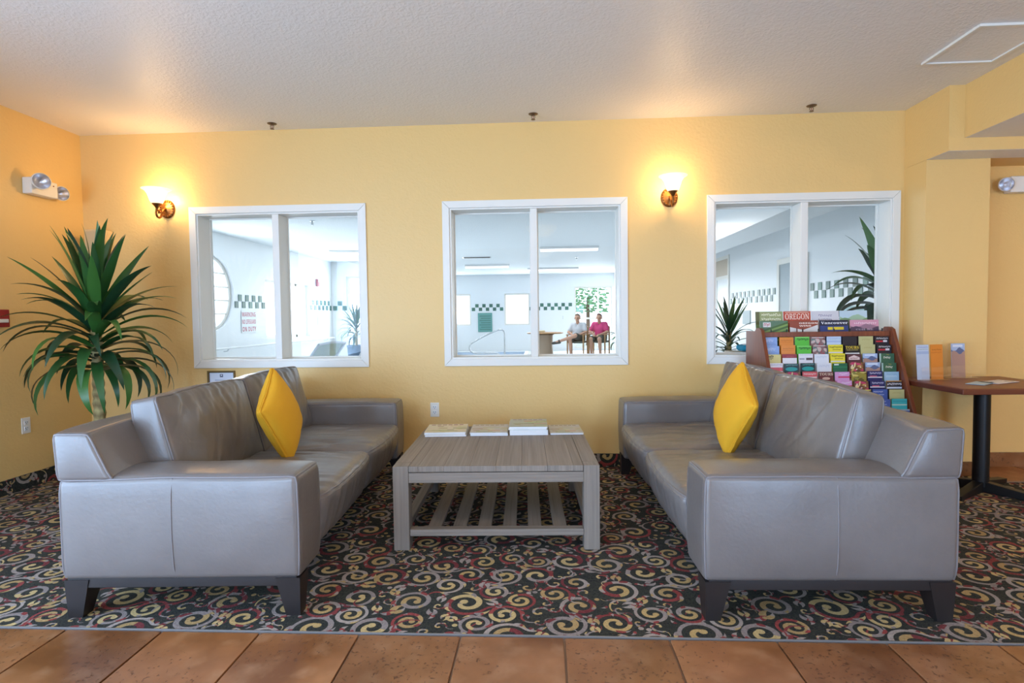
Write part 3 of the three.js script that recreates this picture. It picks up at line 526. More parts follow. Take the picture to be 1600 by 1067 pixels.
{
  const o = thing('fire_alarm_pull', 'red fire alarm pull station on the yellow side wall', 'fire alarm', [XL, 1.243, 0.795], Math.PI / 2), red = std(S(150, 24, 26), 0.4);
  mesh('body', chamfer(-0.045, -0.062, 0.0005, 0.06, 0.062, 0.035, 0.005), red, o); mesh('pull_handle', chamfer(-0.032, -0.03, 0.035, 0.045, -0.005, 0.042, 0.003), std(S(230, 226, 220), 0.4), o);
}
{
  const o = thing('framed_certificate', 'small framed certificate on the wall under the window', 'picture', [-2.65, 0.70, 0]), f = std(S(120, 96, 52), 0.35, { metalness: 0.4 }), w = 0.117, h = 0.095, t = 0.012;
  mesh('frame', merge([chamfer(-w, -h, 0.0005, w, -h + t, 0.016, 0.002), chamfer(-w, h - t, 0.0005, w, h, 0.016, 0.002), chamfer(-w, -h + t, 0.0005, -w + t, h - t, 0.016, 0.002), chamfer(w - t, -h + t, 0.0005, w, h - t, 0.016, 0.002)]), f, o);
  const c = box(-w + t, -h + t, 0.001, w - t, h - t, 0.006), uv = c.attributes.uv; for (let i = 0; i < uv.count; i++) uv.setXY(i, uv.getX(i) / (2 * (w - t)) + 0.5, uv.getY(i) / (2 * (h - t)) + 0.5);
  mesh('document', c, std(0xffffff, 0.5, { map: canvasTex(256, 204, (g) => { g.fillStyle = '#2f3038'; g.fillRect(0, 0, 256, 204); g.fillStyle = '#dfe6f5'; g.fillRect(6, 6, 244, 192); g.fillStyle = '#4a5570'; g.fillRect(112, 20, 32, 30); g.fillStyle = '#dfe6f5'; g.fillRect(120, 26, 16, 12); g.fillStyle = '#8d99b5'; for (let i = 0; i < 5; i++) g.fillRect(60 + 14 * (i % 2), 78 + i * 22, 136 - 28 * (i % 2), 6); }) }), o);
}
for (const [x, z, label] of [[-2.093, 0.147, 'brass fire sprinkler head above the window by the yucca'], [-0.054, 0.177, 'brass fire sprinkler head above the middle window'], [2.003, 0.167, 'brass fire sprinkler head above the window by the rack']]) {
  const o = thing('fire_sprinkler', label, 'sprinkler', [x, H, z], 0, 'ceiling sprinklers'), br = std(S(120, 100, 80), 0.35, { metalness: 0.7 });
  mesh('escutcheon', lathe([[0.001, -0.012], [0.018, -0.011], [0.034, -0.004], [0.036, -0.0005]], 20), br, o); mesh('frame', merge([tube([V(-0.006, -0.01, 0), V(-0.014, -0.024, 0), V(-0.004, -0.04, 0)], 0.0025, false, 8, 6), tube([V(0.006, -0.01, 0), V(0.014, -0.024, 0), V(0.004, -0.04, 0)], 0.0025, false, 8, 6)]), br, o);
  mesh('deflector', cyl(0.016, 0.016, 0.002, 16), br, o).position.y = -0.042; mesh('bulb', cyl(0.0025, 0.0025, 0.024, 8), std(S(140, 30, 30), 0.2), o).position.y = -0.026;
}

// ------------------------------------------------------------------ brochure rack
const RK = { x0: 1.606, x1: 2.505, row0: 1.03, dh: 0.061, z0: 0.325, dz: 0.031 };
{
  const o = thing('brochure_rack', 'cherry wood tiered brochure rack beside the window', 'rack', [0, 0, 0]);
  const side = (x) => { const s = new THREE.Shape([[0.03, 0.0], [0.80, 0.0], [0.80, 0.06], [0.335, 1.085], [0.30, 1.10], [0.24, 1.10], [0.21, 1.075], [0.03, 1.075]].map(([z, y]) => new THREE.Vector2(z, y))); const g = new THREE.ExtrudeGeometry(s, { depth: 0.02, bevelEnabled: true, bevelSize: 0.002, bevelThickness: 0.002, bevelSegments: 1 }); g.rotateY(-Math.PI / 2); g.translate(x + 0.02, 0, 0); return metreUV(g); };
  mesh('side_panel', side(RK.x0 - 0.02), M.cherry, o); mesh('side_panel', side(RK.x1), M.cherry, o);
  mesh('back_panel', box(RK.x0 + 0.002, 0.02, 0.035, RK.x1 - 0.002, 1.04, 0.045), M.cherry, o);
  mesh('top_rail', chamfer(RK.x0 + 0.003, 1.036, 0.30, RK.x1 - 0.003, 1.072, 0.315, 0.003), M.cherry, o);
  for (let r = 0; r < 14; r++) { const y = RK.row0 - r * RK.dh - 0.16, z = RK.z0 + r * RK.dz; if (y < 0.05) break; mesh('shelf', box(RK.x0 + 0.003, y, z - 0.045, RK.x1 - 0.003, y + 0.008, z + 0.012), M.cherry, o); mesh('lip', box(RK.x0 + 0.003, y + 0.008, z + 0.008, RK.x1 - 0.003, y + 0.03, z + 0.012), M.cherryDark, o); }
  mesh('magazine_shelf', box(RK.x0 + 0.003, 0.94, 0.08, RK.x1 - 0.003, 0.948, 0.295), M.cherry, o);
  for (let i = 0; i < 8; i++) mesh('peg', cyl(0.004, 0.004, 0.03, 8), M.ironBlack, o).position.set(RK.x0 + 0.06 + i * 0.112, 1.078, 0.308);
}
// printed covers in one atlas: 16 x 8 cells
const CELLS = new Map();
const atlas = canvasTex(2048, 2048, (g) => {
  const R = rng(3); let n = 0;
  const cell = (key, draw) => { const cx = (n % 16) * 128, cy = Math.floor(n / 16) * 256; CELLS.set(key, n++); g.save(); g.beginPath(); g.rect(cx, cy, 128, 256); g.clip(); g.translate(cx, cy); draw(); g.restore(); };
  const bg = (c) => { g.fillStyle = c; g.fillRect(0, 0, 128, 256); }, bar = (c, x, y, w, h) => { g.fillStyle = c; g.fillRect(x, y, w, h); };
  const word = (t, c, x, y, size, font = 'serif', weight = 'bold', maxw = 118) => { g.fillStyle = c; g.font = `${weight} ${size}px ${font}`; g.textAlign = 'center'; const w = g.measureText(t).width; g.save(); g.translate(x, y); g.scale(Math.min(1, maxw / w), 1); g.fillText(t, 0, 0); g.restore(); };
  const scrawl = (c, y, h, x0 = 12, x1 = 116, step = 9) => { g.fillStyle = c; for (let x = x0; x < x1; x += step) { g.fillRect(x, y + h * 0.25 * R(), step * 0.35, h * (0.6 + 0.4 * R())); g.fillRect(x, y + h * R() * 0.7, step * 0.8, h * 0.22); } };
  const photo = (cols, y0, y1, k = 26) => { for (let i = 0; i < k; i++) { g.fillStyle = cols[Math.floor(R() * cols.length)]; g.beginPath(); g.ellipse(R() * 128, y0 + R() * (y1 - y0), 8 + 22 * R(), 5 + 12 * R(), R() * 3, 0, 7); g.fill(); } };
  const hills = (sky, a, b, y) => { bg(sky); for (const [c, o] of [[a, 0], [b, 22]]) { g.fillStyle = c; g.beginPath(); g.moveTo(0, 256); for (let x = 0; x <= 128; x += 8) g.lineTo(x, y + o + 14 * Math.sin(x * 0.06 + o) + 6 * R()); g.lineTo(128, 256); g.fill(); } };
  cell('map', () => { bg('#9fa56f'); bar('#6c6a40', 0, 0, 20, 256); scrawl('#f3efd2', 14, 22, 30, 120); scrawl('#f3efd2', 44, 22, 30, 120); photo(['#7b8a55', '#b4b588'], 80, 256); });
  cell('oregon', () => { bg('#c4523c'); bar('#e7b9a2', 10, 8, 108, 5); word('OREGON', '#fff3e4', 64, 58, 54, 'serif', 'normal', 112); bar('#e8a888', 8, 76, 112, 4); photo(['#d8b08a', '#a0402c'], 100, 256); });
  cell('grey', () => { bg('#dcd8dc'); scrawl('#9a92ac', 26, 16, 34, 96); scrawl('#8d8698', 54, 18, 34, 96); });
  cell('pale_green', () => { hills('#c3d8e2', '#a6c4a4', '#7fa274', 40); });
  cell('vineyard', () => { bg('#5f7d62'); bar('#e4e0dc', 16, 16, 34, 44); scrawl('#c05c60', 22, 26, 20, 48, 7); for (let i = 0; i < 9; i++) { g.strokeStyle = i % 2 ? '#86a352' : '#4c6b33'; g.lineWidth = 13; g.beginPath(); g.moveTo(-10, 150 + i * 18 - 40); g.lineTo(140, 70 + i * 18 - 60); g.stroke(); } });
  cell('oregon_wine', () => { bg('#dedad6'); g.fillStyle = '#9a4a36'; g.beginPath(); g.moveTo(0, 0); g.lineTo(128, 0); g.lineTo(128, 40); g.lineTo(60, 88); g.lineTo(0, 60); g.fill(); word('OREGON', '#f6ece0', 84, 34, 20, 'sans-serif'); word('WINE', '#f6ece0', 70, 58, 20, 'sans-serif'); bar('#6d3a30', 30, 70, 5, 90); bar('#6d3a30', 56, 66, 5, 90); });
  cell('vancouver', () => { bg('#33447e'); bar('#22243c', 0, 0, 128, 52); word('Vancouver', '#ffffff', 66, 38, 30, 'serif'); bar('#e8cc34', 36, 64, 22, 26); bar('#e8cc34', 62, 64, 44, 26); photo(['#3a58a8', '#26346a'], 110, 256); });
  cell('sunset', () => { hills('#d99aae', '#a27a8a', '#584458', 50); scrawl('#f2d6dc', 22, 20, 20, 112); word('CUISINE', '#c4b2bc', 64, 96, 18, 'serif'); });
  cell('light_blue', () => { bg('#8fa9dc'); scrawl('#c8d4f0', 20, 40, 12, 90); scrawl('#7a94cc', 70, 30); });
  cell('orange', () => { bg('#e28a34'); scrawl('#b45c1e', 34, 12, 16, 112); scrawl('#c8691f', 56, 10, 10, 118); });
  cell('green', () => { bg('#58bc3c'); bar('#8edc74', 0, 0, 128, 12); scrawl('#1c2c22', 18, 30, 20, 112, 10); });
  cell('red_photo', () => { bg('#8d6a68'); photo(['#a34a52', '#5d7b78', '#c9b5ae', '#6a4446'], 0, 256, 40); bar('#d9d2cc', 10, 8, 100, 8); });
  cell('pale_blue', () => { bg('#c3d3ec'); scrawl('#6a82b8', 16, 8); scrawl('#7a9c88', 32, 6); bar('#a8bde0', 0, 50, 128, 20); });
  cell('black', () => { bg('#26222a'); });
  cell('olive', () => { bg('#c3bd84'); scrawl('#b0a468', 30, 16, 30, 100); scrawl('#aca060', 110, 20, 30, 100); });
  cell('black_red', () => { bg('#26222a'); scrawl('#f0ecea', 14, 20, 20, 116, 10); bar('#c8283a', 14, 50, 60, 18); bar('#e8dcdc', 76, 44, 34, 24); });
  cell('yellow', () => { bg('#eedd38'); scrawl('#5a5010', 16, 24, 12, 116, 11); scrawl('#6a5c14', 50, 14, 40, 104, 10); bar('#dcd8ee', 0, 84, 128, 12); });
  cell('tours_black', () => { bg('#231f1e'); word('TOURS', '#f0cf3c', 64, 46, 46, 'serif'); bar('#d8c070', 14, 56, 100, 5); bar('#e8e4e0', 0, 90, 128, 14); });
  cell('yellow_figure', () => { bg('#ddd089'); scrawl('#2c2a1e', 12, 44, 16, 56, 12); photo(['#e8deb0', '#b8a850'], 60, 256, 12); });
  cell('maroon_white', () => { bg('#efeaec'); bar('#96303a', 0, 0, 128, 46); scrawl('#c86a70', 24, 10, 40, 100); });
  cell('white_dark', () => { bg('#e9e6ee'); scrawl('#c0bccc', 10, 12); bar('#5c4a50', 66, 48, 56, 26); bar('#a8a2b4', 8, 52, 44, 16); });
  cell('white', () => { bg('#e6e8f0'); scrawl('#ccd2e0', 20, 30, 20, 110); });
  cell('badge', () => { bg('#5f3238'); g.fillStyle = '#e6d0cc'; g.beginPath(); g.moveTo(64, 12); g.lineTo(112, 38); g.lineTo(112, 66); g.lineTo(18, 66); g.lineTo(18, 38); g.fill(); scrawl('#8c4a50', 40, 16, 30, 100); });
  cell('landscape', () => { hills('#a9bee0', '#5d6c94', '#b08c80', 44); bar('#e0e6f4', 16, 12, 90, 16); });
  cell('dark_green', () => { bg('#3e684c'); bar('#a8c4bc', 0, 0, 14, 256); scrawl('#c8a84a', 10, 12, 60, 80); scrawl('#eee6d8', 36, 28, 36, 96, 12); });
  cell('white_red', () => { bg('#ece8f0'); scrawl('#9a96b4', 14, 14); bar('#d4525c', 0, 52, 128, 40); });
  cell('teal', () => { bg('#163a40'); scrawl('#7fb8b0', 10, 16, 20, 112); g.fillStyle = '#1ea4a2'; g.beginPath(); g.ellipse(64, 66, 52, 24, 0, 0, 7); g.fill(); });
  cell('forest', () => { bg('#1c6848'); bar('#dfe8e4', 12, 10, 40, 16); bar('#2a8458', 0, 40, 128, 14); });
  cell('floral', () => { bg('#6a4a3a'); photo(['#e8d8a0', '#c8406a', '#f0dccc', '#8c5a34', '#c9a45e'], 0, 256, 60); });
  cell('red_stripe', () => { bg('#dd5a62'); scrawl('#f2dcdc', 18, 22); bar('#f4e6e6', 0, 60, 128, 12); });
  cell('tours_maroon', () => { bg('#6c2a30'); word('TOURS', '#ecd8c0', 64, 44, 40, 'serif'); g.fillStyle = '#d8b8a8'; g.beginPath(); g.ellipse(64, 78, 34, 16, 0, 0, 7); g.fill(); });
  cell('pink', () => { bg('#dfa6dc'); scrawl('#f4e4f6', 16, 20, 40, 112); bar('#d8326a', 30, 54, 98, 16); });
  cell('gold', () => { bg('#a09038'); photo(['#d8c878', '#6a5c28', '#8a8a48'], 0, 256, 40); });
  cell('navy', () => { bg('#2b2a66'); scrawl('#d8dcf2', 14, 22, 20, 116); g.fillStyle = '#e0607a'; g.fillRect(20, 54, 60, 9); bar('#f4eef2', 0, 66, 128, 10); });
  cell('sky', () => { bg('#a3c6e0'); scrawl('#6d98b8', 24, 10, 24, 108); scrawl('#d0e2ee', 48, 14, 20, 110); });
  cell('black_white', () => { bg('#22202c'); bar('#dca04c', 0, 0, 128, 12); scrawl('#f0eef6', 26, 28, 8, 122, 12); bar('#cfd8e6', 0, 72, 128, 20); });
  cell('blue', () => { bg('#3f5aa6'); scrawl('#dfe4f4', 22, 12, 10, 90); scrawl('#dfe4f4', 54, 10, 10, 100); });
  cell('turquoise', () => { bg('#38b4b8'); scrawl('#2a8a98', 22, 14); bar('#c3d8c8', 0, 60, 128, 14); });
  cell('grey_blue', () => { bg('#9aa6b4'); bar('#2c4a94', 0, 20, 128, 26); scrawl('#d8dee8', 50, 26); });
});
const printMat = std(0xffffff, 0.32, { map: atlas });
const sheetGeos = new Map();
function sheetGeo(key, w, h, t) {
  const id = [key, w, h, t].join(); if (sheetGeos.has(id)) return sheetGeos.get(id);
  const n = CELLS.get(key), g = new THREE.BoxGeometry(w, h, t), uv = g.attributes.uv, nn = g.attributes.normal, p = g.attributes.position; g.translate(0, h / 2, 0);
  for (let i = 0; i < uv.count; i++) { const f = Math.abs(nn.getZ(i)) > 0.5; const u = f ? Math.min(0.985, Math.max(0.015, p.getX(i) / w + 0.5)) : 0.02, v = f ? Math.min(0.99, Math.max(0.01, p.getY(i) / h)) : 0.97; uv.setXY(i, ((n % 16) + u) / 16, 1 - (Math.floor(n / 16) + 1 - v) / 8); }
  sheetGeos.set(id, g); return g;
}
function leaflet(name, key, label, category, [x, y, z], tilt, turn, w, h, t, group) { const m = mesh(name, sheetGeo(key, w, h, t), printMat); m.position.set(x, y, z); m.rotation.set(-tilt, turn, 0, 'YXZ'); return tag(m, label, category, group); }
const said = { map: 'olive green map brochure', oregon: 'red OREGON magazine', grey: 'pale grey magazine', pale_green: 'pale green landscape magazine', vineyard: 'green vineyard magazine', oregon_wine: 'white and rust OREGON WINE magazine', vancouver: 'dark blue Vancouver magazine', sunset: 'pink sunset magazine' };
['map', 'oregon', 'grey', 'pale_green'].forEach((k, i) => leaflet('magazine', k, `${said[k]} in the rear row atop brochure rack`, 'magazine', [RK.x0 + 0.112 + i * 0.207, 0.949, 0.155], 0.1, 0, 0.2, 0.275, 0.008, 'magazines atop the brochure rack'));
['vineyard', 'oregon_wine', 'vancouver', 'sunset'].forEach((k, i) => leaflet('magazine', k, `${said[k]} in the front row atop brochure rack`, 'magazine', [RK.x0 + 0.118 + i * 0.218, 0.949, 0.225], 0.1, 0, 0.205, 0.205, 0.008, 'magazines atop the brochure rack'));
{
  const rows = [
    'light_blue orange green red_photo pale_blue black olive black_red', 'light_blue orange green red_photo yellow tours_black olive black_red', 'yellow_figure maroon_white white_dark white yellow badge landscape dark_green',
    'white_red teal teal white forest floral landscape dark_green', 'red_stripe floral red_stripe tours_maroon pink gold navy sky', '- - white tours_maroon pink floral navy black_white', '- - - - pink gold blue olive', '- - - - - - blue turquoise', '- - - - - - gold grey_blue', '- - - - - - olive white_dark', '- - - - - - floral pink'];
  const ord = ['first', 'second', 'third', 'fourth', 'fifth', 'sixth', 'seventh', 'eighth', 'ninth', 'tenth', 'eleventh'], R = rng(19);
  rows.forEach((row, r) => row.split(' ').forEach((k, c) => {
    if (k === '-') return;
    const y = RK.row0 - r * RK.dh, z = RK.z0 + r * RK.dz, h = 0.205, say = k.replace(/_/g, ' ').replace('tours black', 'black TOURS').replace('tours maroon', 'maroon TOURS');
    const bottom = y - 0.16 + 0.0085;
    leaflet('brochure', k, `${say} brochure, ${ord[r]} tier down, ${ord[7 - c]} pocket from the cafe table side`, 'brochure', [RK.x0 + 0.054 + c * 0.1124 + 0.004 * (R() - 0.5), bottom, z - 0.006], 0.06, 0.03 * (R() - 0.5), 0.1, 0.153 + 0.008 * R(), 0.006, 'brochures in the rack');
  }));
}
// ------------------------------------------------------------------ cafe table with leaflets
{
  const T = 0.735, cx = 2.93, cz = 0.615, o = thing('cafe_table', 'square cherry cafe table on black pedestal by the pillar', 'table', [cx, 0, cz], 0.02), hw = 0.385, hd = 0.352;
  mesh('tabletop', softBox(2 * hw - 0.02, 0.03, 2 * hd - 0.02, { r: 0.003, k: 1, m: [2, 1, 2] }).geo, M.cherry, o).position.y = T - 0.016;
  mesh('edge_band', merge([[-hw, -hd, hw, -hd + 0.01], [-hw, hd - 0.01, hw, hd], [-hw, -hd + 0.01, -hw + 0.01, hd - 0.01], [hw - 0.01, -hd + 0.01, hw, hd - 0.01]].map(([a, b, c, d]) => chamfer(a, T - 0.038, b, c, T - 0.003, d, 0.004))), M.cherryDark, o);
  mesh('column', cyl(0.047, 0.047, T - 0.075, 24), M.ironBlack, o).position.y = 0.035 + (T - 0.075) / 2; mesh('top_plate', box(-0.15, T - 0.042, -0.15, 0.15, T - 0.031, 0.15), M.ironBlack, o);
  for (let i = 0; i < 4; i++) { const s = new THREE.Shape([[0, 0.0], [0.36, 0.0], [0.365, 0.022], [0.05, 0.06], [0, 0.06]].map(([a, b]) => new THREE.Vector2(a, b))), g = new THREE.ExtrudeGeometry(s, { depth: 0.05, bevelEnabled: true, bevelSize: 0.004, bevelThickness: 0.004, bevelSegments: 2 }); g.translate(0, 0.005, -0.025); const f = mesh('foot', g, M.ironBlack, o); f.rotation.y = -Math.PI / 4 * 1.25 + i * Math.PI / 2; mesh('glide', cyl(0.016, 0.016, 0.009, 12), M.steel, f).position.set(0.335, 0.0, 0); }
  const acrylic = new THREE.MeshPhysicalMaterial({ color: 0xffffff, roughness: 0.05, transmission: 1, thickness: 0, ior: 1.49 });
  const holder = (label, x, z, turn, keys) => {
    const h = thing('leaflet_holder', label, 'holder', [x, T, z], turn); mesh('tray', merge([box(-0.12, 0, -0.03, 0.12, 0.003, 0.045), box(-0.12, 0.003, -0.03, 0.12, 0.27, -0.027), box(-0.12, 0.003, 0.042, 0.12, 0.09, 0.045)]), acrylic, h);
    const c = Math.cos(turn), s = Math.sin(turn);
    keys.forEach(([k, dx, say]) => leaflet('leaflet', k, say, 'leaflet', [x + dx * c, T + 0.0035, z - dx * s], 0.06, turn, 0.1, 0.24, 0.004));
  };
  holder('clear leaflet holder at the rack side of the cafe table', 2.69, 0.47, 0.25, [['pale_blue', -0.06, 'pale blue leaflet standing in the clear holder by the rack'], ['orange', 0.055, 'orange leaflet standing in the clear holder by the rack']]);
  holder('clear leaflet holder beside the pillar on the cafe table', 2.96, 0.35, 0.1, [['landscape', 0.0, 'landscape leaflet standing in the clear holder by the pillar']]);
  leaflet('leaflet', 'sky', 'sky blue leaflet lying flat on the cafe table', 'leaflet', [2.76, T + 0.003, 0.78], Math.PI / 2, -0.9, 0.1, 0.21, 0.003);
  leaflet('leaflet', 'white_dark', 'white leaflet lying flat near the pillar holder', 'leaflet', [2.90, T + 0.003, 0.70], Math.PI / 2, -1.1, 0.12, 0.24, 0.003);
}
// ------------------------------------------------------------------ the swimming pool room beyond the windows
const PX0 = -5.66, PX1 = 4.37, PZ = -16.2, PZL = -10.6, XJ = -3.6, PH = 2.74;
const poolWall = std(S(236, 240, 242), 0.35), greenTile = [S(52, 104, 92), S(66, 118, 104), S(44, 92, 84)].map((c) => std(c, 0.3)), paleTile = std(S(240, 243, 244), 0.25);
structure('wall_pool_front', wallWithHoles(PX0, PX1 + 2.3, -0.02, PH + 0.2, holes, -0.215, -0.2), poolWall);
function sideWall(name, x0, x1, z0, z1, hole) {   // wall along z with openings [za, zb, ya, yb]
  const s = new THREE.Shape([[z0, -0.02], [z1, -0.02], [z1, PH + 0.2], [z0, PH + 0.2]].map(([a, b]) => new THREE.Vector2(a, b)));
  for (const e of hole) { const p = new THREE.Path(); if (e.length === 3) p.absellipse(e[0], e[1], e[2], e[2], 0, 2 * Math.PI, true); else { p.moveTo(e[0], e[2]); p.lineTo(e[0], e[3]); p.lineTo(e[1], e[3]); p.lineTo(e[1], e[2]); } s.holes.push(p); }
  const g = new THREE.ExtrudeGeometry(s, { depth: x1 - x0, bevelEnabled: false, curveSegments: 32 }); g.rotateY(-Math.PI / 2); g.translate(x1, 0, 0); g.computeVertexNormals(); return structure(name, metreUV(g), poolWall);
}
const wL = sideWall('wall_pool_left', PX0 - 0.2, PX0, PZL - 0.2, -0.2, [[-9.1, -6.9, 0.81, 2.04], [-5.05, 1.69, 0.65]]);
const wLF = structure('wall_pool_left_end', wallWithHoles(PX0, XJ, -0.02, PH + 0.2, [[-5.25, -4.0, 0.83, 2.35]], PZL - 0.2, PZL), poolWall);
structure('wall_pool_jog', box(XJ - 0.2, -0.02, PZ, XJ, PH + 0.2, PZL - 0.2), poolWall);
const wF = structure('wall_pool_far', wallWithHoles(XJ - 0.2, PX1 + 0.2, -0.02, PH + 0.2, [[-3.4, -2.6, 0.92, 2.06], [-1.37, -0.46, 0.92, 2.06], [1.16, 2.5, 0.06, 2.27]], PZ - 0.2, PZ), poolWall);
const wR = sideWall('wall_pool_right', PX1, PX1 + 0.2, PZ - 0.2, -0.2, []);
structure('ceiling_pool', box(PX0 - 0.2, PH, PZ - 0.2, PX1 + 0.2, PH + 0.2, -0.2), std(S(226, 234, 238), 0.7, { bumpMap: knock, bumpScale: 0.003 }));
structure('floor_pool', merge([box(PX0 - 0.2, -0.12, PZ - 0.2, PX1 + 0.2, -0.02, -0.2)]), std(S(205, 212, 216), 0.5));
structure('trim_beam', box(2.59, 2.30, PZ, 3.12, PH, -0.215), poolWall);
structure('trim_column', box(2.52, -0.02, -15.6, 2.85, PH, -15.2), poolWall);
structure('ground_outside', box(-40, -0.3, -45, 40, -0.13, PZ - 0.2), std(S(168, 172, 160), 0.9));
{ // frames and panes in the pool room's outer windows
  const win = (n, g, pane) => { const w = structure(`window_${n}`); mesh('frame', merge(g), M.trim, w); mesh('pane', pane, M.glass, w); };
  const zf = (x0, x1, y0, y1, z, m = []) => [[x0, y0, x0 + 0.05, y1], [x1 - 0.05, y0, x1, y1], [x0 + 0.05, y0, x1 - 0.05, y0 + 0.05], [x0 + 0.05, y1 - 0.05, x1 - 0.05, y1], ...m].map(([a, b, c, d]) => box(a, b, z - 0.03, c, d, z + 0.03));
  win(7, zf(-5.25, -4.0, 0.83, 2.35, PZL - 0.1, [[-4.65, 0.88, -4.61, 2.3], [-5.2, 1.86, -4.05, 1.9]]), box(-5.2, 0.88, PZL - 0.104, -4.05, 2.3, PZL - 0.1));
  win(8, zf(-3.4, -2.6, 0.92, 2.06, PZ - 0.1), box(-3.35, 0.97, PZ - 0.104, -2.65, 2.01, PZ - 0.1)); win(9, zf(-1.37, -0.46, 0.92, 2.06, PZ - 0.1), box(-1.32, 0.97, PZ - 0.104, -0.51, 2.01, PZ - 0.1));
  win(10, zf(1.16, 2.5, 0.06, 2.27, PZ - 0.1, [[1.21, 1.1, 2.45, 1.16], [1.98, 0.11, 2.04, 2.22]]), box(1.21, 0.11, PZ - 0.104, 2.45, 2.22, PZ - 0.1));
  const w = structure('window_11'); mesh('frame', merge([box(PX0 - 0.13, 0.81, -9.1, PX0 - 0.07, 2.04, -9.05), box(PX0 - 0.13, 0.81, -6.95, PX0 - 0.07, 2.04, -6.9), box(PX0 - 0.13, 0.81, -8.55, PX0 - 0.07, 2.04, -8.48), box(PX0 - 0.13, 0.81, -9.05, PX0 - 0.07, 0.86, -6.95), box(PX0 - 0.13, 1.99, -9.05, PX0 - 0.07, 2.04, -6.95)]), M.trim, w); mesh('pane', box(PX0 - 0.104, 0.86, -9.05, PX0 - 0.1, 1.99, -6.95), M.glass, w);
  const r = structure('window_12'); const ring = new THREE.TorusGeometry(0.635, 0.03, 8, 48); ring.rotateY(Math.PI / 2); ring.translate(PX0 - 0.08, 1.69, -5.05);
  const bars = [-0.36, -0.12, 0.12, 0.36].map((d) => { const q = Math.sqrt(0.62 ** 2 - d * d); return box(PX0 - 0.09, 1.69 + d - 0.012, -5.05 - q, PX0 - 0.07, 1.69 + d + 0.012, -5.05 + q); });
  mesh('frame', ring, M.trim, r); mesh('muntin', merge(bars), M.trim, r); const pane = cyl(0.62, 0.62, 0.004, 40); pane.rotateZ(Math.PI / 2); pane.translate(PX0 - 0.1, 1.69, -5.05); mesh('pane', pane, M.glass, r);
}
// checker band of green and white tiles, each tile set proud of the wall it belongs to
{
  const T = 0.128, g = chamfer(-T / 2 + 0.003, -T / 2 + 0.003, 0, T / 2 - 0.003, T / 2 - 0.003, 0.01, 0.002), y0 = 1.44, R = rng(13);
  const run = (wall, from, to, fixed, turn, skip = []) => {
    for (let i = 0, a = from; a < to; i++, a += T) for (let r = 0; r < 2; r++) {
      if (skip.some(([p, q]) => a + T / 2 > p && a - T / 2 < q) || (i + r) % 2) continue;
      const t = mesh('tile', g, greenTile[Math.floor(R() * 3)], wall);
      if (turn) { t.position.set(fixed, y0 + (r + 0.5) * T, a); t.rotation.y = turn; } else t.position.set(a, y0 + (r + 0.5) * T, fixed);
    }
  };
  run(wF, -2.5, -1.45, PZ, 0); run(wF, -0.4, 1.1, PZ, 0); run(wLF, PX0 + 0.1, -5.3, PZL, 0); run(wLF, -3.95, XJ, PZL, 0);
  run(wL, -10.5, -9.2, PX0, Math.PI / 2); run(wL, -6.8, -5.75, PX0, Math.PI / 2); run(wR, -7.4, -2.6, PX1, -Math.PI / 2, [[-6.35, -5.1]]);
  run(wR, -9.0, -7.5, PX1, -Math.PI / 2);
}
{ // doors on the right wall
  const d = structure('door_1'); mesh('frame', merge([box(PX1 - 0.02, 0, -10.9, PX1 + 0.001, 2.6, -10.82), box(PX1 - 0.02, 0, -9.18, PX1 + 0.001, 2.6, -9.1), box(PX1 - 0.02, 2.05, -10.82, PX1 + 0.001, 2.13, -9.18), box(PX1 - 0.02, 2.52, -10.82, PX1 + 0.001, 2.6, -9.18), box(PX1 - 0.02, 0, -10.1, PX1 + 0.001, 2.05, -10.02)]), M.trim, d);
  mesh('transom_panel', box(PX1 - 0.012, 2.13, -10.82, PX1 - 0.004, 2.52, -9.18), std(S(206, 188, 164), 0.3), d); mesh('door_leaf', box(PX1 - 0.012, 0, -10.82, PX1 - 0.004, 2.05, -10.1), M.white, d); mesh('door_leaf', box(PX1 - 0.012, 0, -10.02, PX1 - 0.004, 2.05, -9.18), std(S(222, 226, 228), 0.25), d);
  const e = structure('door_2'); mesh('frame', merge([box(PX1 - 0.03, 0, -6.32, PX1 + 0.001, 2.2, -6.22), box(PX1 - 0.03, 0, -5.2, PX1 + 0.001, 2.2, -5.1), box(PX1 - 0.03, 2.1, -6.22, PX1 + 0.001, 2.2, -5.2)]), M.trim, e); mesh('door_leaf', box(PX1 - 0.015, 0, -6.22, PX1 - 0.004, 2.1, -5.2), std(S(176, 186, 190), 0.12), e);
}
// ceiling fluorescent fixtures
function tubeLight(label, x, z, len, turn, power) {
  const o = thing('fluorescent_light', label, 'ceiling light', [x, PH, z], turn, 'pool room ceiling lights');
  mesh('housing', chamfer(-len / 2, -0.05, -0.08, len / 2, -0.001, 0.08, 0.006), M.white, o);
  const d = new THREE.Shape(); d.absarc(0, 0, 0.075, Math.PI, 2 * Math.PI); const g = new THREE.ExtrudeGeometry(d, { depth: len - 0.04, bevelEnabled: false, curveSegments: 10 }); g.scale(1, 0.6, 1); g.rotateY(Math.PI / 2); g.translate(-len / 2 + 0.02, -0.051, 0);
  mesh('diffuser', g, new THREE.MeshStandardMaterial({ color: 0xffffff, emissive: S(245, 250, 255), emissiveIntensity: 1.6 }), o);
  const l = new THREE.RectAreaLight(TUBE, power, len, 0.14); l.position.set(0, -0.11, 0); l.rotation.x = -Math.PI / 2; o.add(l);
}
tubeLight('long fluorescent ceiling light near the left end of pool room', -4.1, -8.2, 1.3, 0.25, 30); tubeLight('long fluorescent ceiling light over the people by the glass door', 0.35, -13.6, 1.6, 0, 35);
